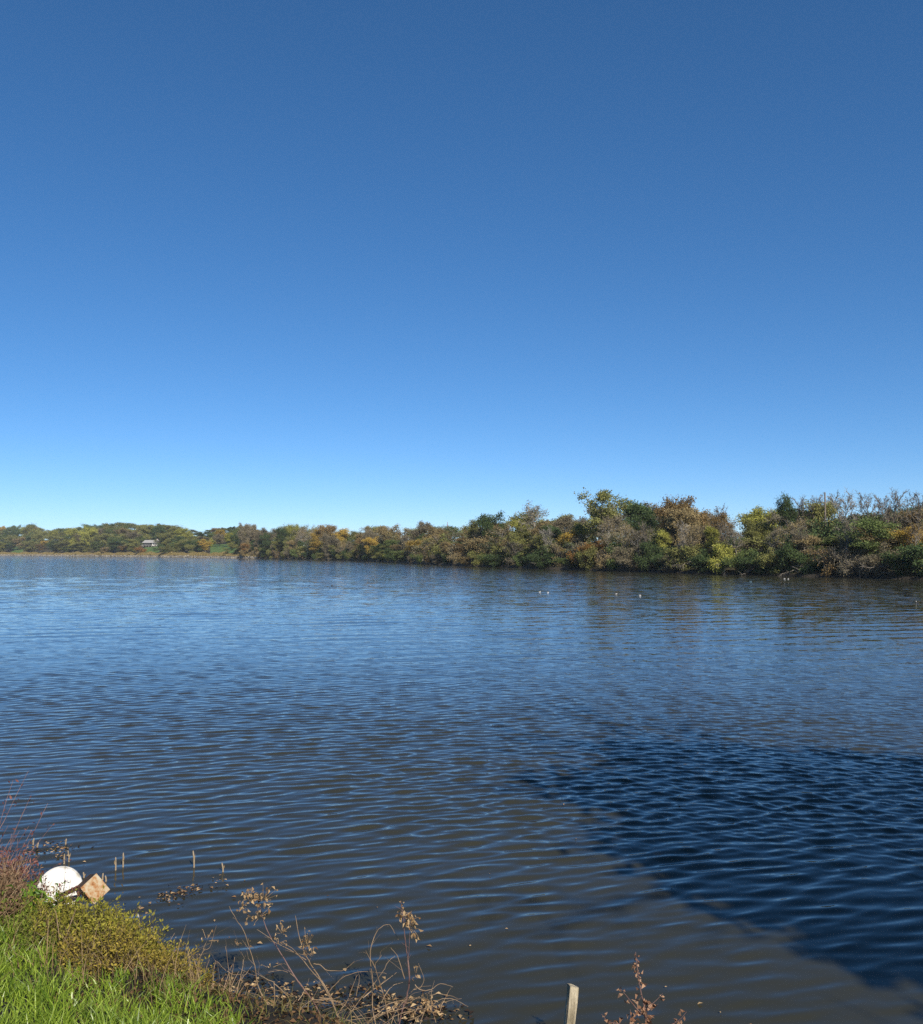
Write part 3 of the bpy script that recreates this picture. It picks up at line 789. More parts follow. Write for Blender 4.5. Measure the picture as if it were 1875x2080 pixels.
# ------------------------------------------------------------------ WATER BIRDS
M_BW = noise_mat('white_feathers', [(.3, (.55, .54, .52)), (.7, (.66, .65, .63))], scale=6, bump=0)
M_BD = noise_mat('dark_feathers', [(.3, (.018, .018, .020)), (.7, (.045, .042, .040))], scale=6, bump=0)
M_BILL = noise_mat('bird_bill', [(.3, (.35, .20, .05)), (.7, (.45, .27, .08))], scale=6, bump=0)
def ell(mb, c, r, tilt=0.0, n1=8, n2=10, taper=0.0):
    v = []
    for a in np.linspace(0, math.pi, n1):
        x = math.cos(a)
        for t in np.arange(n2) * 2 * math.pi / n2:
            k = math.sin(a) * (1 - taper * x)
            v.append((x * r[0], k * math.cos(t) * r[1], k * math.sin(t) * r[2] + tilt * x * x * (1 if x < 0 else .2)))
    i = np.arange(n1 - 1)[:, None] * n2; j = np.arange(n2)[None]; k = (np.arange(n2) + 1) % n2
    q = np.stack([i + j, i + k[None], i + n2 + k[None], i + n2 + j], -1).reshape(-1, 4)
    mb.add(np.array(v) + np.asarray(c), q)
def bird(px, py, body, head, rz, label, s=.4):
    g = G(px, py)
    e = empty('water_bird', (g[0], g[1], 0), rz, s); tag(e, label, 'bird', 'birds resting on the lake')
    b = MB(); ell(b, (0, 0, .07), (.27, .13, .11), tilt=.09, taper=-.15); bo = b.build('body', body, e, True)
    b = MB(); b.leaves([(-.2, 0, .13)], [(-1, 0, .35)], [(0, 0, 1)], .20, .12, .5); b.build('tail', head, bo)
    for s_ in (-1, 1):
        b = MB(); ell(b, (-.04, s_ * .105, .10), (.19, .035, .07), tilt=.05); b.build('wing', body, e, True)
    b = MB(); b.tube([(.19, 0, .10), (.24, 0, .20), (.25, 0, .27)], [.06, .045, .04], 6); ell(b, (.265, 0, .30), (.065, .045, .05)); h = b.build('head', head, e, True)
    b = MB(); ell(b, (.355, 0, .285), (.06, .022, .014)); b.build('bill', M_BILL, h, True)
for a in [(628, 1190.5, M_BD, M_BD, 1.2, 'dark bird alone, leftmost on the lake'), (674, 1190.5, M_BD, M_BD, .2, 'dark bird, second from the left on the lake'), (750, 1191, M_BD, M_BW, 0.1, 'dark bird with white head, third from left'),
          (1096, 1203.5, M_BW, M_BW, .3, 'left white bird of the pair in mid-lake'), (1113, 1204, M_BW, M_BD, .1, 'white bird with dark head beside its pale companion in mid-lake'),
          (1252, 1207, M_BW, M_BD, 2.8, 'dark-headed pale bird swimming left, right of the mid-lake pair'), (1300, 1210, M_BW, M_BD, .2, 'small pale dark-headed bird right of the left-swimming one'),
          (1594, 1175.8, M_BW, M_BW, 2.9, 'left of two white birds near the right bank'), (1601, 1176.4, M_BW, M_BW, .2, 'right of two white birds near the right bank'),
          (1864, 1224.5, M_BD, M_BW, 3.0, 'dark bird with pale head near the right edge of the lake'), (1872, 1223.5, M_BD, M_BD, .3, 'dark bird at the very right edge of the lake')]:
    bird(*a)

# ------------------------------------------------------------------ FOREGROUND PLANTS
GRASS = leaf_mat('grass_blade', (0.097, 0.173, 0.013), (0.363, 0.472, 0.059), trans=.4, gloss=.04)
DRYG = leaf_mat('dry_grass_blade', (.17, .115, .055), (.40, .29, .16), trans=.25)
WEED = leaf_mat('weed_leaf', (0.146, 0.144, 0.022), (0.470, 0.425, 0.080), trans=.3)
WEED_G = leaf_mat('weed_leaf_green', (.07, .10, .016), (.25, .29, .055), trans=.3)
WEED_R = leaf_mat('weed_leaf_rusty', (0.170, 0.130, 0.025), (0.420, 0.330, 0.070), trans=.25)
WEED_B = leaf_mat('weed_leaf_brown', (.10, .060, .035), (.27, .175, .105), trans=.2)
RED = leaf_mat('red_brown_leaf', (.10, .034, .036), (.30, .14, .11), trans=.25)
DRYLEAF = leaf_mat('withered_leaf', (.20, .115, .055), (.50, .36, .20), trans=.2)
CREAM = leaf_mat('seed_head', (.45, .38, .25), (.68, .62, .48), trans=.2)
VINE = leaf_mat('vine_leaf', (.07, .15, .012), (.20, .34, .04), trans=.4, gloss=.03)
STEM_TAN = noise_mat('dry_stem', [(.3, (.16, .105, .060)), (.7, (.37, .265, .165))], scale=9, bump=0)
STEM_RED = noise_mat('red_stem', [(.3, (.11, .058, .052)), (.7, (.23, .145, .125))], scale=9, bump=0)
STEM_DK = noise_mat('dark_stem', [(.3, (.045, .032, .020)), (.7, (.11, .08, .05))], scale=9, bump=0)

def blades(mb, x, y, L, W, lean, rng, segs=3, zoff=0.0):
    n = len(x)
    z = bank_z(x, y) - .02 + zoff
    p0 = np.stack([x, y, z], -1)
    az = rng.uniform(0, 2 * math.pi, n)
    ld = np.stack([np.cos(az), np.sin(az), np.zeros(n)], -1) * lean[:, None]
    fa = rng.uniform(0, 2 * math.pi, n)
    side = np.stack([np.cos(fa), np.sin(fa), np.zeros(n)], -1)
    rows = []
    for k in range(segs + 1):
        t = k / segs
        c = p0 + np.array([0, 0, 1.0]) * (L * t * (1 - .35 * lean * t))[:, None] + ld * (L * t * t)[:, None]
        w = (W * (1 - t) ** .7 * .5)[:, None] if k < segs else np.full((n, 1), .0004)
        rows += [c - side * w, c + side * w]
    v = np.stack(rows, 1)
    base = np.arange(n)[:, None] * (2 * (segs + 1))
    q = np.concatenate([np.stack([base[:, 0] + 2 * k, base[:, 0] + 2 * k + 1, base[:, 0] + 2 * k + 3, base[:, 0] + 2 * k + 2], -1) for k in range(segs)])
    var = np.tile(rng.uniform(0, 1, n), segs)
    mb.add(v.reshape(-1, 3), q, None, var)

def grass_field():
    rng = np.random.default_rng(31)
    # tufted scatter on the upper bank; the lawn edge runs behind the weeds
    n = 105000
    x = rng.uniform(-7.5, .6, n); y = rng.uniform(2.6, 9.6, n)
    s = shore_s(x, y)
    lo = np.interp(x, [-7.5, -4, -3, -2.2, -1.6, -1.0, .6], [1.3, 1.3, 1.2, .95, 1.25, 2.3, 4.0])
    keep = (s > lo + rng.normal(0, .12, n)) & (rng.uniform(0, 1, n) < np.where(s < 5.5, 1, .5))
    tuft = .5 + .5 * np.sin(x * 9 + np.sin(y * 7) * 2) * np.sin(y * 8 + np.sin(x * 6) * 2)
    keep &= rng.uniform(0, 1, n) < .25 + .75 * tuft
    x, y, tuft = x[keep], y[keep], tuft[keep]; n = len(x)
    L = (.12 + .26 * rng.beta(2, 3, n)) * (.6 + .7 * tuft) * (.55 + .45 * smooth(1.3, 2.4, shore_s(x, y))); W = rng.uniform(.007, .017, n)
    mb = MB(); blades(mb, x, y, L, W, rng.uniform(.15, .95, n), rng)
    tag(mb.build('grass', GRASS), 'bright green grass on the near bank', 'grass', kind='stuff')
    # thin grass and sprigs among the fallen leaves at the foot of the bank
    n = 3600
    x = rng.uniform(-2.6, .4, n); y = rng.uniform(5.6, 8.4, n); s = shore_s(x, y)
    keep = (s > .15) & (s < 2.6) & (rng.uniform(0, 1, n) < .25 + .75 * (np.sin(x * 6 + 1) * np.sin(y * 7) > 0))
    x, y = x[keep], y[keep]; n = len(x)
    mb = MB(); blades(mb, x, y, rng.uniform(.06, .22, n), rng.uniform(.004, .009, n), rng.uniform(.3, 1.3, n), rng)
    tag(mb.build('sparse_grass', leaf_mat('sparse_grass_blade', (.060, .085, .018), (.26, .20, .085), trans=.3)), 'thin mixed green and straw grass under the dead shrubs', 'grass', kind='stuff')
    # dry straw between the grass and the weeds
    n = 16000
    x = rng.uniform(-7.5, .2, n); y = rng.uniform(4, 10.5, n); s = shore_s(x, y)
    lo = np.interp(x, [-7.5, -4, -3, -2.2, -1.6, -1.0, .6], [1.5, 1.5, 1.45, 1.2, 1.2, 2.0, 3.5])
    keep = (x < -2.1 + rng.normal(0, .25, n)) & (np.abs(s - lo + .25) < np.abs(rng.normal(0, .34, n))) & (s > .3)
    x, y = x[keep], y[keep]; n = len(x)
    mb = MB(); blades(mb, x, y, rng.uniform(.18, .46, n), rng.uniform(.005, .010, n), rng.uniform(.2, 1.2, n), rng)
    tag(mb.build('dry_grass', DRYG), 'straw-coloured dead grass along the edge of the green grass', 'grass', kind='stuff')
grass_field()

def weed(name, label, spots, leafm, stemm, nst, H, spread, leaf, per, seed, cat='weed', droop=.0, stem_r=.003, group='weeds on the near bank'):
    """a clump of many thin stems with small leaves up each one"""
    rng = np.random.default_rng(seed)
    cx = np.mean([s[0] for s in spots]); cy = np.mean([s[1] for s in spots])
    e = empty(name, (cx, cy, float(bank_z(cx, cy)))); tag(e, label, cat, group)
    org = np.array(e.location)
    st, lv = MB(), MB()
    LP, LD, LN, LS = [], [], [], []
    for i in range(nst):
        sx, sy, rr = spots[rng.integers(len(spots))]
        a = rng.uniform(0, 6.28); q = math.sqrt(rng.uniform(0, 1)) * rr
        x, y = sx + q * math.cos(a), sy + q * math.sin(a)
        p = np.array([x, y, float(bank_z(x, y)) - .02])
        h = H * rng.uniform(.55, 1.1) * (1 - .45 * (q / rr) ** 2)
        d = np.array([math.cos(a) * spread * q / rr + rng.normal(0, .18), math.sin(a) * spread * q / rr + rng.normal(0, .18), 1.0])
        pts = [p]; d = norm(d)
        for k in range(5):
            d = norm(d + rng.normal(0, .10, 3) + np.array([0, 0, -droop])); pts.append(pts[-1] + d * h / 5)
        pts = np.array(pts)
        st.tube(pts - org, stem_r * np.linspace(1.2, .5, 6), 3, cap=False)
        m = rng.poisson(per)
        if m:
            t = rng.uniform(.15, 1.0, m) * 5; i0 = np.minimum(t.astype(int), 4); fr = (t - i0)[:, None]
            c = pts[i0] * (1 - fr) + pts[i0 + 1] * fr
            dirs = norm(rng.normal(0, 1, (m, 3)) + np.array([0, 0, .35]))
            off = rng.uniform(0, .05, m)[:, None]
            LP.append(c + dirs * off - org); LD.append(dirs); LN.append(norm(rng.normal(0, .6, (m, 3)) + np.array([0, 0, 1]))); LS.append(leaf * rng.uniform(.5, 1.4, m))
    LP, LD, LN, LS = np.concatenate(LP), np.concatenate(LD), np.concatenate(LN), np.concatenate(LS)
    lv.leaves(LP, LD, LN, LS, LS * .45, rng.uniform(0, 1, len(LP)))
    tag(st.build('stems', stemm, e), kind='stuff'); tag(lv.build('leaves', leafm, e), kind='stuff')
    return e
weed('bushy_weed', 'bushy yellow-green weed below the rusty box', [(-3.45, 8.9, .45), (-3.1, 8.55, .45), (-3.3, 8.35, .4), (-2.95, 8.2, .4)], WEED, STEM_DK, 520, .50, .5, .036, 30, 1)
weed('bushy_weed', 'greener leafy weed between the white disc and the grass', [(-4.0, 8.55, .4), (-3.6, 8.2, .35), (-3.9, 8.9, .35)], WEED_G, STEM_DK, 260, .20, .5, .038, 24, 2)
weed('rusty_weed', 'rusty orange weed at the right end of the leafy clump', [(-2.75, 8.25, .38), (-2.5, 8.05, .3), (-2.9, 7.75, .3)], WEED_R, STEM_DK, 260, .36, .6, .030, 24, 3)
weed('withered_weed', 'withered brown weed clump at the left edge, beside the white disc', [(-4.75, 9.6, .4), (-5.2, 9.9, .5), (-4.5, 9.0, .35), (-4.8, 8.9, .4), (-4.4, 8.5, .3)], WEED_B, STEM_TAN, 560, .50, .5, .036, 20, 4, droop=.06)
weed('red_weed', 'dark red-stemmed weed over the water behind the withered clump', [(-5.3, 10.3, .4), (-4.9, 10.1, .3), (-5.8, 10.8, .4)], RED, STEM_RED, 260, .74, .6, .046, 13, 5)
weed('sapling_thicket', 'thin reddish twigs with few leaves rising at the left edge', [(-5.6, 10.6, .35), (-5.25, 10.3, .25)], RED, STEM_RED, 84, 1.40, .95, .045, 7, 6, stem_r=.004)
weed('seedy_weed', 'pale seed-tipped weed standing right of the rusty box', [(-3.25, 9.15, .22), (-3.0, 8.95, .2)], CREAM, STEM_TAN, 26, .52, .3, .030, 7, 7)
weed('straw_weed', 'thin straw weed at the water edge right of the rusty weed', [(-2.3, 8.2, .3), (-2.1, 7.9, .3)], WEED_B, STEM_TAN, 40, .45, .7, .022, 6, 8)
weed('leafy_vine', 'bright green broad-leaved vine climbing in front of the white disc', [(-4.0, 8.85, .14), (-3.85, 8.85, .12), (-4.1, 8.75, .12)], VINE, STEM_DK, 34, .42, .5, .095, 4, 9)
weed('dark_weed', 'dark seed-spiked weed in front of the white disc', [(-4.08, 9.1, .10), (-3.9, 9.15, .08)], RED, STEM_DK, 14, .62, .2, .034, 22, 10)

def stalk(name, label, pts, Y, r, mat, leafy=None, seed=0, cat='stalk', group=None):
    e = empty(name, P(pts[-1][0], pts[-1][1], Y)); tag(e, label, cat, group)
    b = MB(); b.tube([P(a, c_, Y + (i * .01)) - np.array(e.location) for i, (a, c_) in enumerate(pts)], np.linspace(r * .6, r, len(pts)), 5); b.build('stem', mat, e)
    return e
stalk('dry_stalk', 'pale dry stalk in front of the green vine, left of two', [(113, 1850), (119, 1890), (123, 1935), (121, 1975)], 7.9, .005, STEM_TAN, group='pale dry stalks in the weeds')
stalk('dry_stalk', 'pale dry stalk leaning right, right of two below the disc', [(154, 1847), (142, 1880), (131, 1912), (129, 1945)], 7.9, .005, STEM_TAN, group='pale dry stalks in the weeds')

# ------------------------------------------------------------------ dead shrubs of the middle foreground
def spline(pts, n=4):
    pts = np.asarray(pts, float); out = []
    for i in range(len(pts) - 1):
        p0 = pts[max(i - 1, 0)]; p1 = pts[i]; p2 = pts[i + 1]; p3 = pts[min(i + 2, len(pts) - 1)]
        for t in np.linspace(0, 1, n, endpoint=False):
            out.append(.5 * ((2 * p1) + (-p0 + p2) * t + (2 * p0 - 5 * p1 + 4 * p2 - p3) * t * t + (-p0 + 3 * p1 - 3 * p2 + p3) * t ** 3))
    out.append(pts[-1]); return np.array(out)
def dead_shrub(label, Y, stems, seed, leafspots, tangle, name='dead_shrub'):
    """stems: lists of photo points from tip to root at depth Y plus a lean towards or away from the lake"""
    rng = np.random.default_rng(seed)
    root_px = stems[0][0][-1]
    base = P(root_px[0], root_px[1], Y); e = empty(name, base); tag(e, label, 'shrub', 'dead shrubs at the water edge'); org = np.array(e.location)
    for pts, r, red in stems:
        lean = rng.uniform(-.25, .45)
        w = [P(a, b_, Y + lean * (pts[-1][1] - b_) / 220.0) - org for a, b_ in pts]
        w = spline(w); w[1:-1] += rng.normal(0, .0015, (len(w) - 2, 3))
        r *= .8; b = MB(); b.tube(w, np.linspace(r * .35, r, len(w)), 5)
        # short side twigs
        for k in range(2, len(w) - 1, 2):
            if rng.uniform() < .5:
                d = norm(w[k - 1] - w[k]) + rng.normal(0, .6, 3); d = norm(d); L = rng.uniform(.04, .16)
                b.tube([w[k], w[k] + d * L * .5, w[k] + (d + rng.normal(0, .2, 3)) * L], [r * .25, r * .2, r * .12], 3, cap=False)
        b.build('stem', STEM_RED if red else STEM_TAN, e)
    for (a, b_, cnt, rx, ry, sz) in leafspots:
        c = P(a, b_, Y) - org
        k = Y / F
        p = c + rng.normal(0, 1, (cnt, 3)) * np.array([rx * k, .05, ry * k])
        d = norm(rng.normal(0, .6, (cnt, 3)) + np.array([0, 0, -.7])); L = sz * rng.uniform(.6, 1.4, cnt)
        b = MB(); b.leaves(p, d, rng.normal(0, 1, (cnt, 3)), L, L * .6, rng.uniform(0, 1, cnt), bend=.5)
        for q in p: b.tube([q, q + (c - q) * .7 + np.array([0, 0, -.02])], [.0012, .0018], 3, cap=False)
        b.build('leaf_cluster', DRYLEAF, e)
    if tangle:
        b = MB()
        for (x0, x1, y0, y1, cnt) in tangle:
            for _ in range(cnt):
                a, c_ = rng.uniform(x0, x1), rng.uniform(y0, y1)
                p = P(a, c_, Y + rng.uniform(-.5, .2)) - org
                d = norm(np.array([rng.normal(0, 1), rng.normal(0, .6), abs(rng.normal(.45, .4))])); L = rng.uniform(.12, .45)
                w = [p]
                for k in range(4): d = norm(d + rng.normal(0, .22, 3) + np.array([0, 0, -.12])); w.append(w[-1] + d * L / 4)
                b.tube(w, rng.uniform(.0018, .0042) * np.linspace(1, .4, 5), 3, cap=False)
        tag(b.build('twig_tangle', STEM_TAN, e), kind='stuff')
    return e
dead_shrub('dead shrub with a cluster of withered leaves on its left-leaning reddish stem', 7.9, [
    ([(526, 1835), (535, 1868), (548, 1900), (578, 1949), (610, 2000), (640, 2040), (668, 2100)], .0075, True),
    ([(600, 1860), (609, 1906), (621, 1940), (645, 1980), (668, 2017), (686, 2066), (694, 2110)], .0075, False),
    ([(522, 1888), (548, 1905), (560, 1915), (590, 1930), (622, 1950)], .004, False),
    ([(572, 1912), (600, 1932), (635, 1975), (655, 1998), (690, 2070)], .005, False),
    ([(720, 1952), (708, 1963), (695, 1971), (665, 1971), (650, 1960), (637, 1958)], .004, False),
    ([(785, 1978), (760, 1975), (732, 1974), (701, 1983), (680, 2000), (664, 2020)], .004, False),
    ([(726, 1980), (716, 2005), (708, 2029), (695, 2048), (683, 2070), (680, 2105)], .006, False),
    ([(545, 1975), (575, 1972), (600, 1985), (622, 2015), (650, 2060), (672, 2105)], .005, False),
    ([(760, 2040), (735, 2045), (712, 2055), (690, 2080), (684, 2110)], .005, False),
], 1, [(508, 1818, 20, 9, 7, .034), (535, 1822, 34, 13, 13, .036), (495, 1834, 14, 7, 8, .034), (527, 1856, 16, 9, 8, .032), (573, 1890, 16, 10, 7, .028), (567, 1911, 8, 9, 4, .024), (622, 1915, 22, 8, 12, .032), (634, 1938, 8, 6, 7, .036), (503, 1872, 2, 2, 3, .04), (612, 2055, 12, 14, 12, .03)],
    [(560, 740, 2015, 2100, 40)])
dead_shrub('dead shrub with one tall stem and a hanging withered leaf bunch at its top', 7.75, [
    ([(814, 1829), (817, 1850), (820, 1869), (822, 1900), (826, 1931), (832, 1986), (826, 2025), (815, 2060), (806, 2110)], .0075, True),
    ([(832, 1892), (831, 1925), (829, 1960), (831, 1995), (824, 2040)], .005, True),
    ([(809, 1909), (791, 1878), (769, 1888), (758, 1910), (752, 1937), (755, 1975), (758, 2005), (757, 2048), (770, 2105)], .0055, False),
    ([(775, 1940), (765, 1955), (763, 1966), (778, 2017), (786, 2050), (791, 2080), (796, 2110)], .005, False),
    ([(743, 1931), (752, 1948), (762, 1966)], .004, False),
    ([(794, 1925), (806, 1940), (812, 1955), (822, 1988)], .0045, False),
    ([(850, 1957), (860, 1985), (856, 2004), (840, 2010)], .0035, False),
    ([(920, 2005), (895, 1998), (875, 2010), (855, 2011), (843, 2000)], .0045, False),
    ([(951, 2045), (920, 2029), (892, 2031), (874, 2045), (845, 2050), (820, 2062)], .0045, False),
    ([(880, 2013), (855, 2023), (825, 2040), (790, 2052), (750, 2075), (735, 2110)], .006, False),
    ([(805, 1940), (790, 1952), (770, 1985), (740, 2020), (700, 2075)], .004, False),
], 2, [(816, 1842, 9, 3, 9, .04), (832, 1862, 22, 8, 12, .042), (838, 1878, 20, 7, 14, .044), (845, 1975, 6, 4, 6, .034), (766, 2000, 5, 8, 6, .04), (866, 2045, 20, 12, 14, .045), (840, 2066, 18, 10, 14, .045), (800, 2028, 8, 16, 6, .03)],
    [(730, 900, 2015, 2100, 30)])
dead_shrub('sparse leafless shrub with thin grey stems at the end of the grass', 7.6, [
    ([(466, 1841), (480, 1868), (495, 1891), (508, 1930), (517, 1961), (525, 2005), (548, 2048), (581, 2095)], .006, False),
    ([(458, 1922), (462, 1948), (465, 1974), (469, 2023), (474, 2060)], .0045, False),
    ([(480, 1915), (494, 1945), (493, 1965), (488, 1986), (480, 2026), (482, 2065)], .0045, False),
    ([(441, 1953), (456, 1968), (472, 1979), (489, 1979)], .003, False),
    ([(512, 1962), (500, 1978), (489, 1990)], .003, False),
    ([(578, 2058), (588, 2030), (570, 2010), (556, 1997)], .0045, False),
    ([(556, 1995), (558, 2020), (555, 2063), (558, 2100)], .007, False),
    ([(512, 1972), (540, 1988), (558, 1995)], .0035, False),
], 3, [(480, 1915, 3, 4, 3, .03), (505, 1912, 4, 5, 4, .026), (548, 1960, 5, 8, 5, .022)], [(470, 600, 2040, 2100, 20)])
dead_shrub('thin arching twig at the water edge right of the leafy weeds', 7.9, [
    ([(418, 1925), (408, 1940), (385, 1970), (360, 1995), (340, 2020)], .005, False),
    ([(440, 1880), (432, 1905), (426, 1925), (415, 1930)], .003, False),
    ([(415, 2010), (395, 1992), (375, 1975)], .0035, False),
], 4, [(420, 1905, 8, 14, 10, .02), (400, 1955, 6, 10, 8, .018)], None)

def leafy_spike():
    Y = 6.75
    rng = np.random.default_rng(44)
    e = empty('withered_spike', P(1312, 2120, Y)); tag(e, 'withered upright plant with curled brown leaves right of the wooden stake', 'weed'); org = np.array(e.location)
    def st(pts, r):
        w = spline([P(a, b_, Y) - org for a, b_ in pts]); b = MB(); b.tube(w, np.linspace(r * .4, r, len(w)), 5); b.build('stem', STEM_RED, e); return w
    ws = [(st([(1291, 1934), (1294, 1960), (1298, 1990), (1303, 2020), (1310, 2050), (1312, 2085), (1312, 2125)], .0055), 62),
          (st([(1262, 2010), (1272, 2022), (1290, 2045), (1306, 2062)], .003), 12), (st([(1346, 2018), (1335, 2030), (1322, 2042), (1309, 2056)], .003), 10),
          (st([(1222, 2060), (1236, 2075), (1262, 2082), (1300, 2105)], .0035), 22), (st([(1395, 2055), (1380, 2072), (1358, 2085), (1318, 2110)], .0035), 20), (st([(1280, 2050), (1286, 2075), (1302, 2100)], .003), 16)]
    for w, cnt in ws:
        t = rng.uniform(0, .85, cnt) * (len(w) - 1); i0 = t.astype(int); fr = (t - i0)[:, None]
        c = w[i0] * (1 - fr) + w[i0 + 1] * fr
        d = norm(rng.normal(0, .8, (cnt, 3)) + np.array([0, 0, -.35])); L = rng.uniform(.035, .085, cnt) * (0.6 + .5 * t / len(w))
        b = MB(); b.leaves(c + d * .008, d, rng.normal(0, 1, (cnt, 3)), L, L * .5, rng.uniform(0, 1, cnt), bend=.7)
        b.build('leaves', leaf_mat('curled_leaf', (.17, .085, .05), (.40, .25, .16), trans=.2) if cnt == 62 else bpy.data.materials['curled_leaf'], e)
leafy_spike()

# ------------------------------------------------------------------ wooden stake
def stake():
    Y = 6.65
    m = noise_mat('weathered_wood', [(.30, (.16, .13, .08)), (.5, (.42, .36, .25)), (.62, (.54, .47, .34)), (.8, (.44, .33, .16))], scale=6, bump=.8, bscale=30, stretch=(6, 6, .7))
    base = P(1141, 2140, Y); base[2] = float(bank_z(base[0], base[1])) - .15
    top = P(1164, 2006, Y)
    e = empty('wooden_stake', base); tag(e, 'weathered square wooden stake at the bottom edge, leaning slightly right', 'stake')
    b = MB(); n = 14; ax = top - base; rng = np.random.default_rng(5)
    ux = norm(np.array([1, .35, 0])); uy = norm(np.array([-.35, 1, 0])); wx, wy = .033, .024
    prof = [(-1, -1), (-.4, -1.04), (.4, -1.02), (1, -1), (1.03, 0), (1, 1), (0, 1.02), (-1, 1), (-1.03, 0)]
    v = []
    for k in range(n):
        t = k / (n - 1)
        for j, (a, c_) in enumerate(prof):
            jit = 1 + rng.normal(0, .03)
            if j == 4 and k in (10, 11): jit = .78
            tz = (.016 * (1.0 - a) * .8 + rng.normal(0, .003)) * (t == 1)
            v.append(ax * t + ux * a * wx * jit + uy * c_ * wy * jit + np.array([0, 0, tz]))
    m_ = len(prof); i = np.arange(n - 1)[:, None] * m_; j = np.arange(m_)[None]; k = (np.arange(m_) + 1) % m_
    b.add(v, np.stack([i + j, i + k[None], i + m_ + k[None], i + m_ + j], -1).reshape(-1, 4))
    o0 = (n - 1) * m_
    v0 = b.n; b.add([ax + np.array([0, 0, .010])])
    b.t.append(np.array([[v0, o0 + x, o0 + (x + 1) % m_] for x in range(m_)])); b.tv.append(np.full(m_, .5)); b.tm.append(np.zeros(m_, int))
    b.build('shaft', m, e)
    # a splinter along the right edge
    b = MB(); b.tube([ax * .80 + ux * wx * 1.02 - uy * .012, ax * .90 + ux * wx * 1.10 - uy * .012, ax * .985 + ux * wx * 1.0 - uy * .012], [.002, .005, .003], 4); b.build('splinter', m, e)
stake()

# ------------------------------------------------------------------ white disc and rusty box
def disc():
    Y = 9.75
    c = P(121, 1806, Y); r = .225
    e = empty('white_disc', c); tag(e, 'white painted round disc half hidden by weeds on the bank', 'disc')
    nrm = Vector(norm(np.array([.30, -1, .42]))); rot = nrm.to_track_quat('Z', 'Y').to_matrix()
    prof = [(0, .030), (.35, .028), (.7, .022), (.93, .012), (.985, .006), (1.0, -.004), (.99, -.022), (.93, -.028), (.5, -.026), (0, -.026)]
    n = 40; v = []
    for (q, z) in prof:
        for t in range(n): v.append(rot @ Vector((math.cos(t * 6.28319 / n) * q * r, math.sin(t * 6.28319 / n) * q * r, z)))
    i = np.arange(len(prof) - 1)[:, None] * n; j = np.arange(n)[None]; k = (np.arange(n) + 1) % n
    b = MB(); b.add([tuple(x) for x in v], np.stack([i + j, i + n + j, i + n + k[None], i + k[None]], -1).reshape(-1, 4))
    m = noise_mat('white_enamel', [(.30, (.34, .32, .27)), (.42, (.58, .57, .54)), (.7, (.66, .65, .62))], scale=7, bump=.15, rough=.45)
    b.build('face', m, e, True)
    b = MB(); rr = []
    for t in range(n + 1): rr.append(tuple(rot @ Vector((math.cos(t * 6.28319 / n) * r * .955, math.sin(t * 6.28319 / n) * r * .955, .012))))
    b.tube(rr, .006, 5, cap=False); b.build('rim', m, e, True)
disc()
def rusty_box():
    Y = 9.45
    o = P(165, 1804, Y)            # left corner of the lit end
    u = np.array([.135, .06, .125]); v = np.array([.122, .05, -.180])
    u = u * (Y / 10); v = v * (Y / 10)
    w = norm(np.cross(u, v)); w = w if w[1] > 0 else -w
    w = norm(w + np.array([-.18, 0, -.30])) * .34
    e = empty('rusty_box', o + (u + v + w) / 2); tag(e, 'rusty square metal box tipped on its corner beside the white disc', 'box'); org = np.array(e.location)
    m, nt, out = new_mat('rusted_paint')
    tc = N(nt, 'ShaderNodeTexCoord')
    n1 = N(nt, 'ShaderNodeTexNoise', Scale=14, Detail=8, Roughness=.65); nt.links.new(tc.outputs['Object'], n1.inputs['Vector'])
    cr = ramp(nt, n1.outputs['Fac'], [(.36, (.13, .055, .022)), (.45, (.36, .16, .055)), (.53, (.44, .31, .18)), (.64, (.50, .43, .31))])
    b_ = N(nt, 'ShaderNodeBsdfPrincipled', Roughness=.8); nt.links.new(cr.outputs[0], b_.inputs['Base Color'])
    bp = N(nt, 'ShaderNodeBump', Strength=.5, Distance=.004); nt.links.new(n1.outputs['Fac'], bp.inputs['Height']); nt.links.new(bp.outputs[0], b_.inputs['Normal'])
    nt.links.new(b_.outputs[0], out.inputs[0])
    md = noise_mat('rusted_dark_shaded', [(.3, (.030, .020, .014)), (.7, (.10, .055, .030))], scale=10, bump=.5)  # dark rust, with the shade of the box's upper-left side put into the colour
    nw = norm(w)
    def slab(name, mat, a, du, dv, dw, parent=e):
        pts = [a + du * i + dv * j + dw * k for i in (0, 1) for j in (0, 1) for k in (0, 1)]
        b = MB(); b.add(np.array(pts) - org, [[0, 1, 3, 2], [4, 6, 7, 5], [0, 4, 5, 1], [2, 3, 7, 6], [0, 2, 6, 4], [1, 5, 7, 3]]); return b.build(name, mat, parent)
    t = .012
    slab('end_plate', m, o - (norm(u) + norm(v)) * .006, u + norm(u) * .012, v + norm(v) * .012, nw * t)
    a = o + nw * t * 1.05
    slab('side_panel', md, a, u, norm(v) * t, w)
    slab('side_panel', m, a + norm(v) * t * 1.05, norm(u) * t, v - norm(v) * t * 2.1, w)
    slab('side_panel', m, a + v - norm(v) * t, u, norm(v) * t, w)
    slab('side_panel', m, a + u - norm(u) * t + norm(v) * t * 1.05, norm(u) * t, v - norm(v) * t * 2.1, w)
    # a strip of bent metal running from the box behind the disc
    s0 = o + w * .25 + np.array([-.02, 0, .02])
    slab('bent_strip', md, s0, np.array([-.20, .02, -.095]), np.array([.02, 0, -.035]), np.array([0, .02, .004]))
rusty_box()

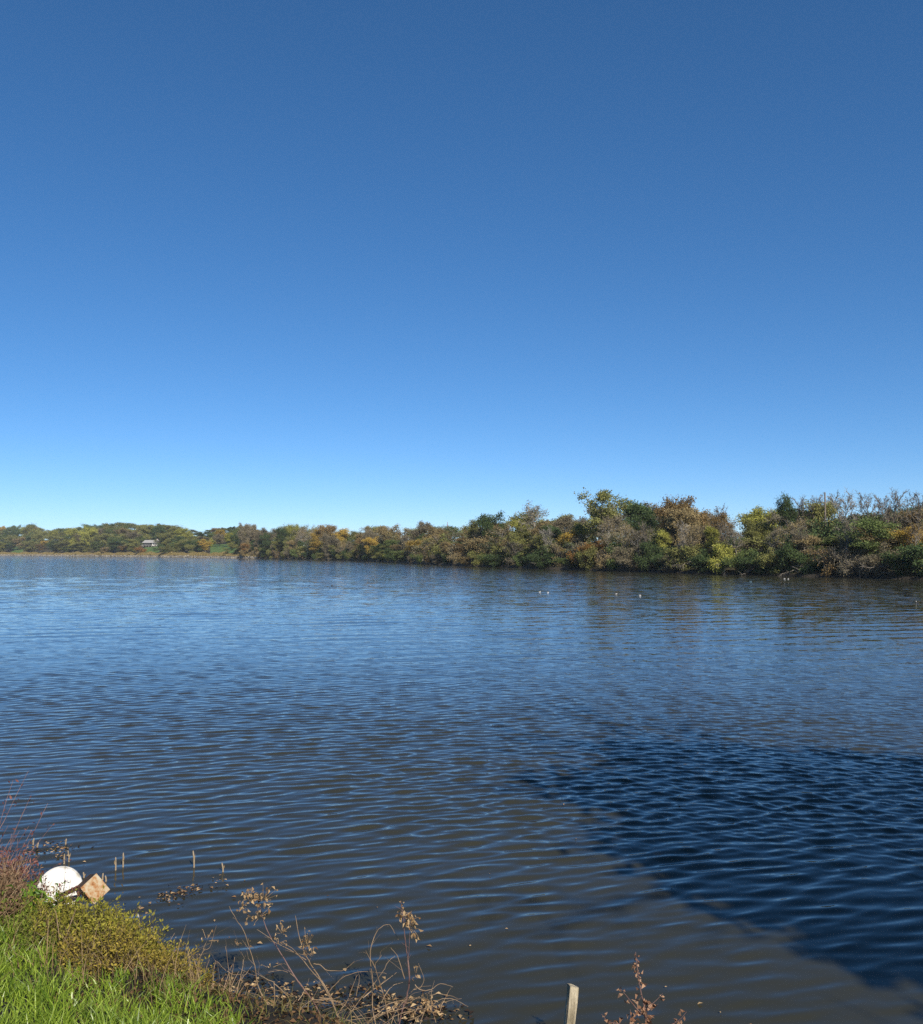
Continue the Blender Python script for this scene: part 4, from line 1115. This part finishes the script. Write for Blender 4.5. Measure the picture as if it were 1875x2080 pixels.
# ------------------------------------------------------------------ reed stubs, floating litter
def reeds():
    pts = [(235, 1742, 1768, 'left of two close reed stubs standing in open water'), (250, 1733, 1762, 'taller right-hand one of two close reed stubs in the water'), (395, 1729, 1762, 'tallest lone reed stub, farther right in the water'), (454, 1753, 1771, 'short reed stub farthest right in the water'),
           (130, 1735, 1755, 'left reed stub above the white disc'), (141, 1728, 1751, 'right reed stub above the white disc'), (171, 1772, 1783, 'small reed stub between the disc and the box top'), (208, 1774, 1787, 'small reed stub just right of the box top'), (216, 1779, 1790, 'shortest reed stub right of the box'),
           (67, 1703, 1716, 'leaning reed stub in the debris left of the disc'), (75, 1712, 1725, 'bent pale reed stub amid dark debris at left'), (133, 1704, 1716, 'tiny pale reed stub beyond the pair above the disc')]
    m = noise_mat('dead_reed', [(.3, (.20, .15, .09)), (.7, (.42, .34, .24))], scale=12, bump=.2)
    for i, (px, y0, y1, lab) in enumerate(pts):
        rng = np.random.default_rng(70 + i)
        g = G(px, y1); e = empty('reed_stub', (g[0], g[1], 0)); tag(e, lab, 'reed', 'cut reed stubs standing in the shallows')
        h = (y1 - y0) / F * g[1]
        dx = rng.normal(0, .02)
        b = MB(); b.tube([(0, 0, -.3), (dx * .3, 0, h * .4), (dx * .8, 0, h * .85), (dx, 0, h)], [.010, .010, .009, .005], 7); b.build('stem', m, e)
        b = MB(); b.leaves([(0, 0, h * .3)], [(rng.normal(0, .4), rng.normal(0, .4), 1)], [(0, -1, 0)], h * .5, .014, .5); b.build('sheath', DRYG, e)
reeds()
def litter():
    rng = np.random.default_rng(88)
    def scatter(name, label, rects, mat, size, dark=False):
        mb = MB()
        for (px, py, rx, ry, n, rot) in rects:
            for _ in range(n):
                a, b_ = rng.normal(0, 1, 2)
                g = G(px + a * rx, py + b_ * ry + rot * a * rx)
                if shore_s(g[0], g[1]) > .02: continue
                d = rng.normal(0, 1, 3); d[2] = rng.normal(0, .12)
                L = size * rng.uniform(.5, 1.5)
                mb.leaves([g + np.array([0, 0, .015])], [d], [(rng.normal(0, .2), rng.normal(0, .2), 1)], L, L * .6, rng.uniform(0, 1), bend=.35)
        tag(mb.build(name, mat), label, 'leaves', kind='stuff')
    scatter('floating_leaves', 'pale fallen leaves floating on the shallow water', [(370, 1815, 30, 7, 34, -.25), (115, 1722, 26, 6, 26, 0), (340, 1825, 14, 8, 14, 0), (440, 1795, 12, 10, 8, 0), (118, 1745, 14, 8, 12, 0), (300, 1840, 16, 8, 5, 0), (480, 2005, 40, 6, 40, .05), (640, 2020, 60, 12, 90, 0), (820, 2045, 50, 12, 60, 0), (900, 2060, 30, 10, 26, 0), (60, 1740, 40, 14, 30, 0), (480, 1860, 50, 50, 5, 0), (1150, 1720, 300, 60, 7, 0), (900, 1930, 200, 60, 8, 0), (1480, 2055, 40, 20, 3, 0)], DRYLEAF, .045)
    scatter('sunken_debris', 'dark sodden leaves and twigs at the water edge', [(640, 2035, 90, 16, 220, 0), (840, 2060, 60, 12, 130, 0), (370, 1815, 36, 8, 34, -.25), (110, 1725, 40, 8, 44, 0), (470, 2000, 40, 14, 100, 0)], leaf_mat('sodden_leaf', (.016, .013, .013), (.06, .042, .034), trans=0), .045)
    mb = MB(); n = 5200
    x = rng.uniform(-3.0, 1.6, n); y = rng.uniform(6.0, 8.7, n); s = shore_s(x, y)
    k = (s > 0) & (s < 1.9); x, y = x[k], y[k]; n = len(x)
    d = rng.normal(0, 1, (n, 3)); d[:, 2] *= .35
    L = rng.uniform(.02, .06, n)
    mb.leaves(np.stack([x, y, bank_z(x, y) + .012], -1), d, rng.normal(0, .4, (n, 3)) + np.array([0, 0, 1]), L, L * .6, rng.uniform(0, 1, n), bend=.5)
    tag(mb.build('fallen_leaves', leaf_mat('bank_litter', (.022, .015, .010), (.20, .12, .065), trans=.1)), 'brown fallen leaves lying on the dark bank under the dead shrubs', 'leaves', kind='stuff')
litter()

# ------------------------------------------------------------------ the air over the lake
def haze():
    b = MB(); b.box((0, 400, 21), (9000, 6400, 50)); 
    m, nt, out = new_mat('lake_haze')
    v = N(nt, 'ShaderNodeVolumePrincipled', Density=.00009)
    v.inputs['Color'].default_value = (.86, .92, 1.0, 1)
    v.inputs['Anisotropy'].default_value = 0.0
    nt.links.new(v.outputs[0], out.inputs['Volume'])
    tag(b.build('haze', m), 'thin pale haze over the lake', 'haze', kind='stuff')
haze()
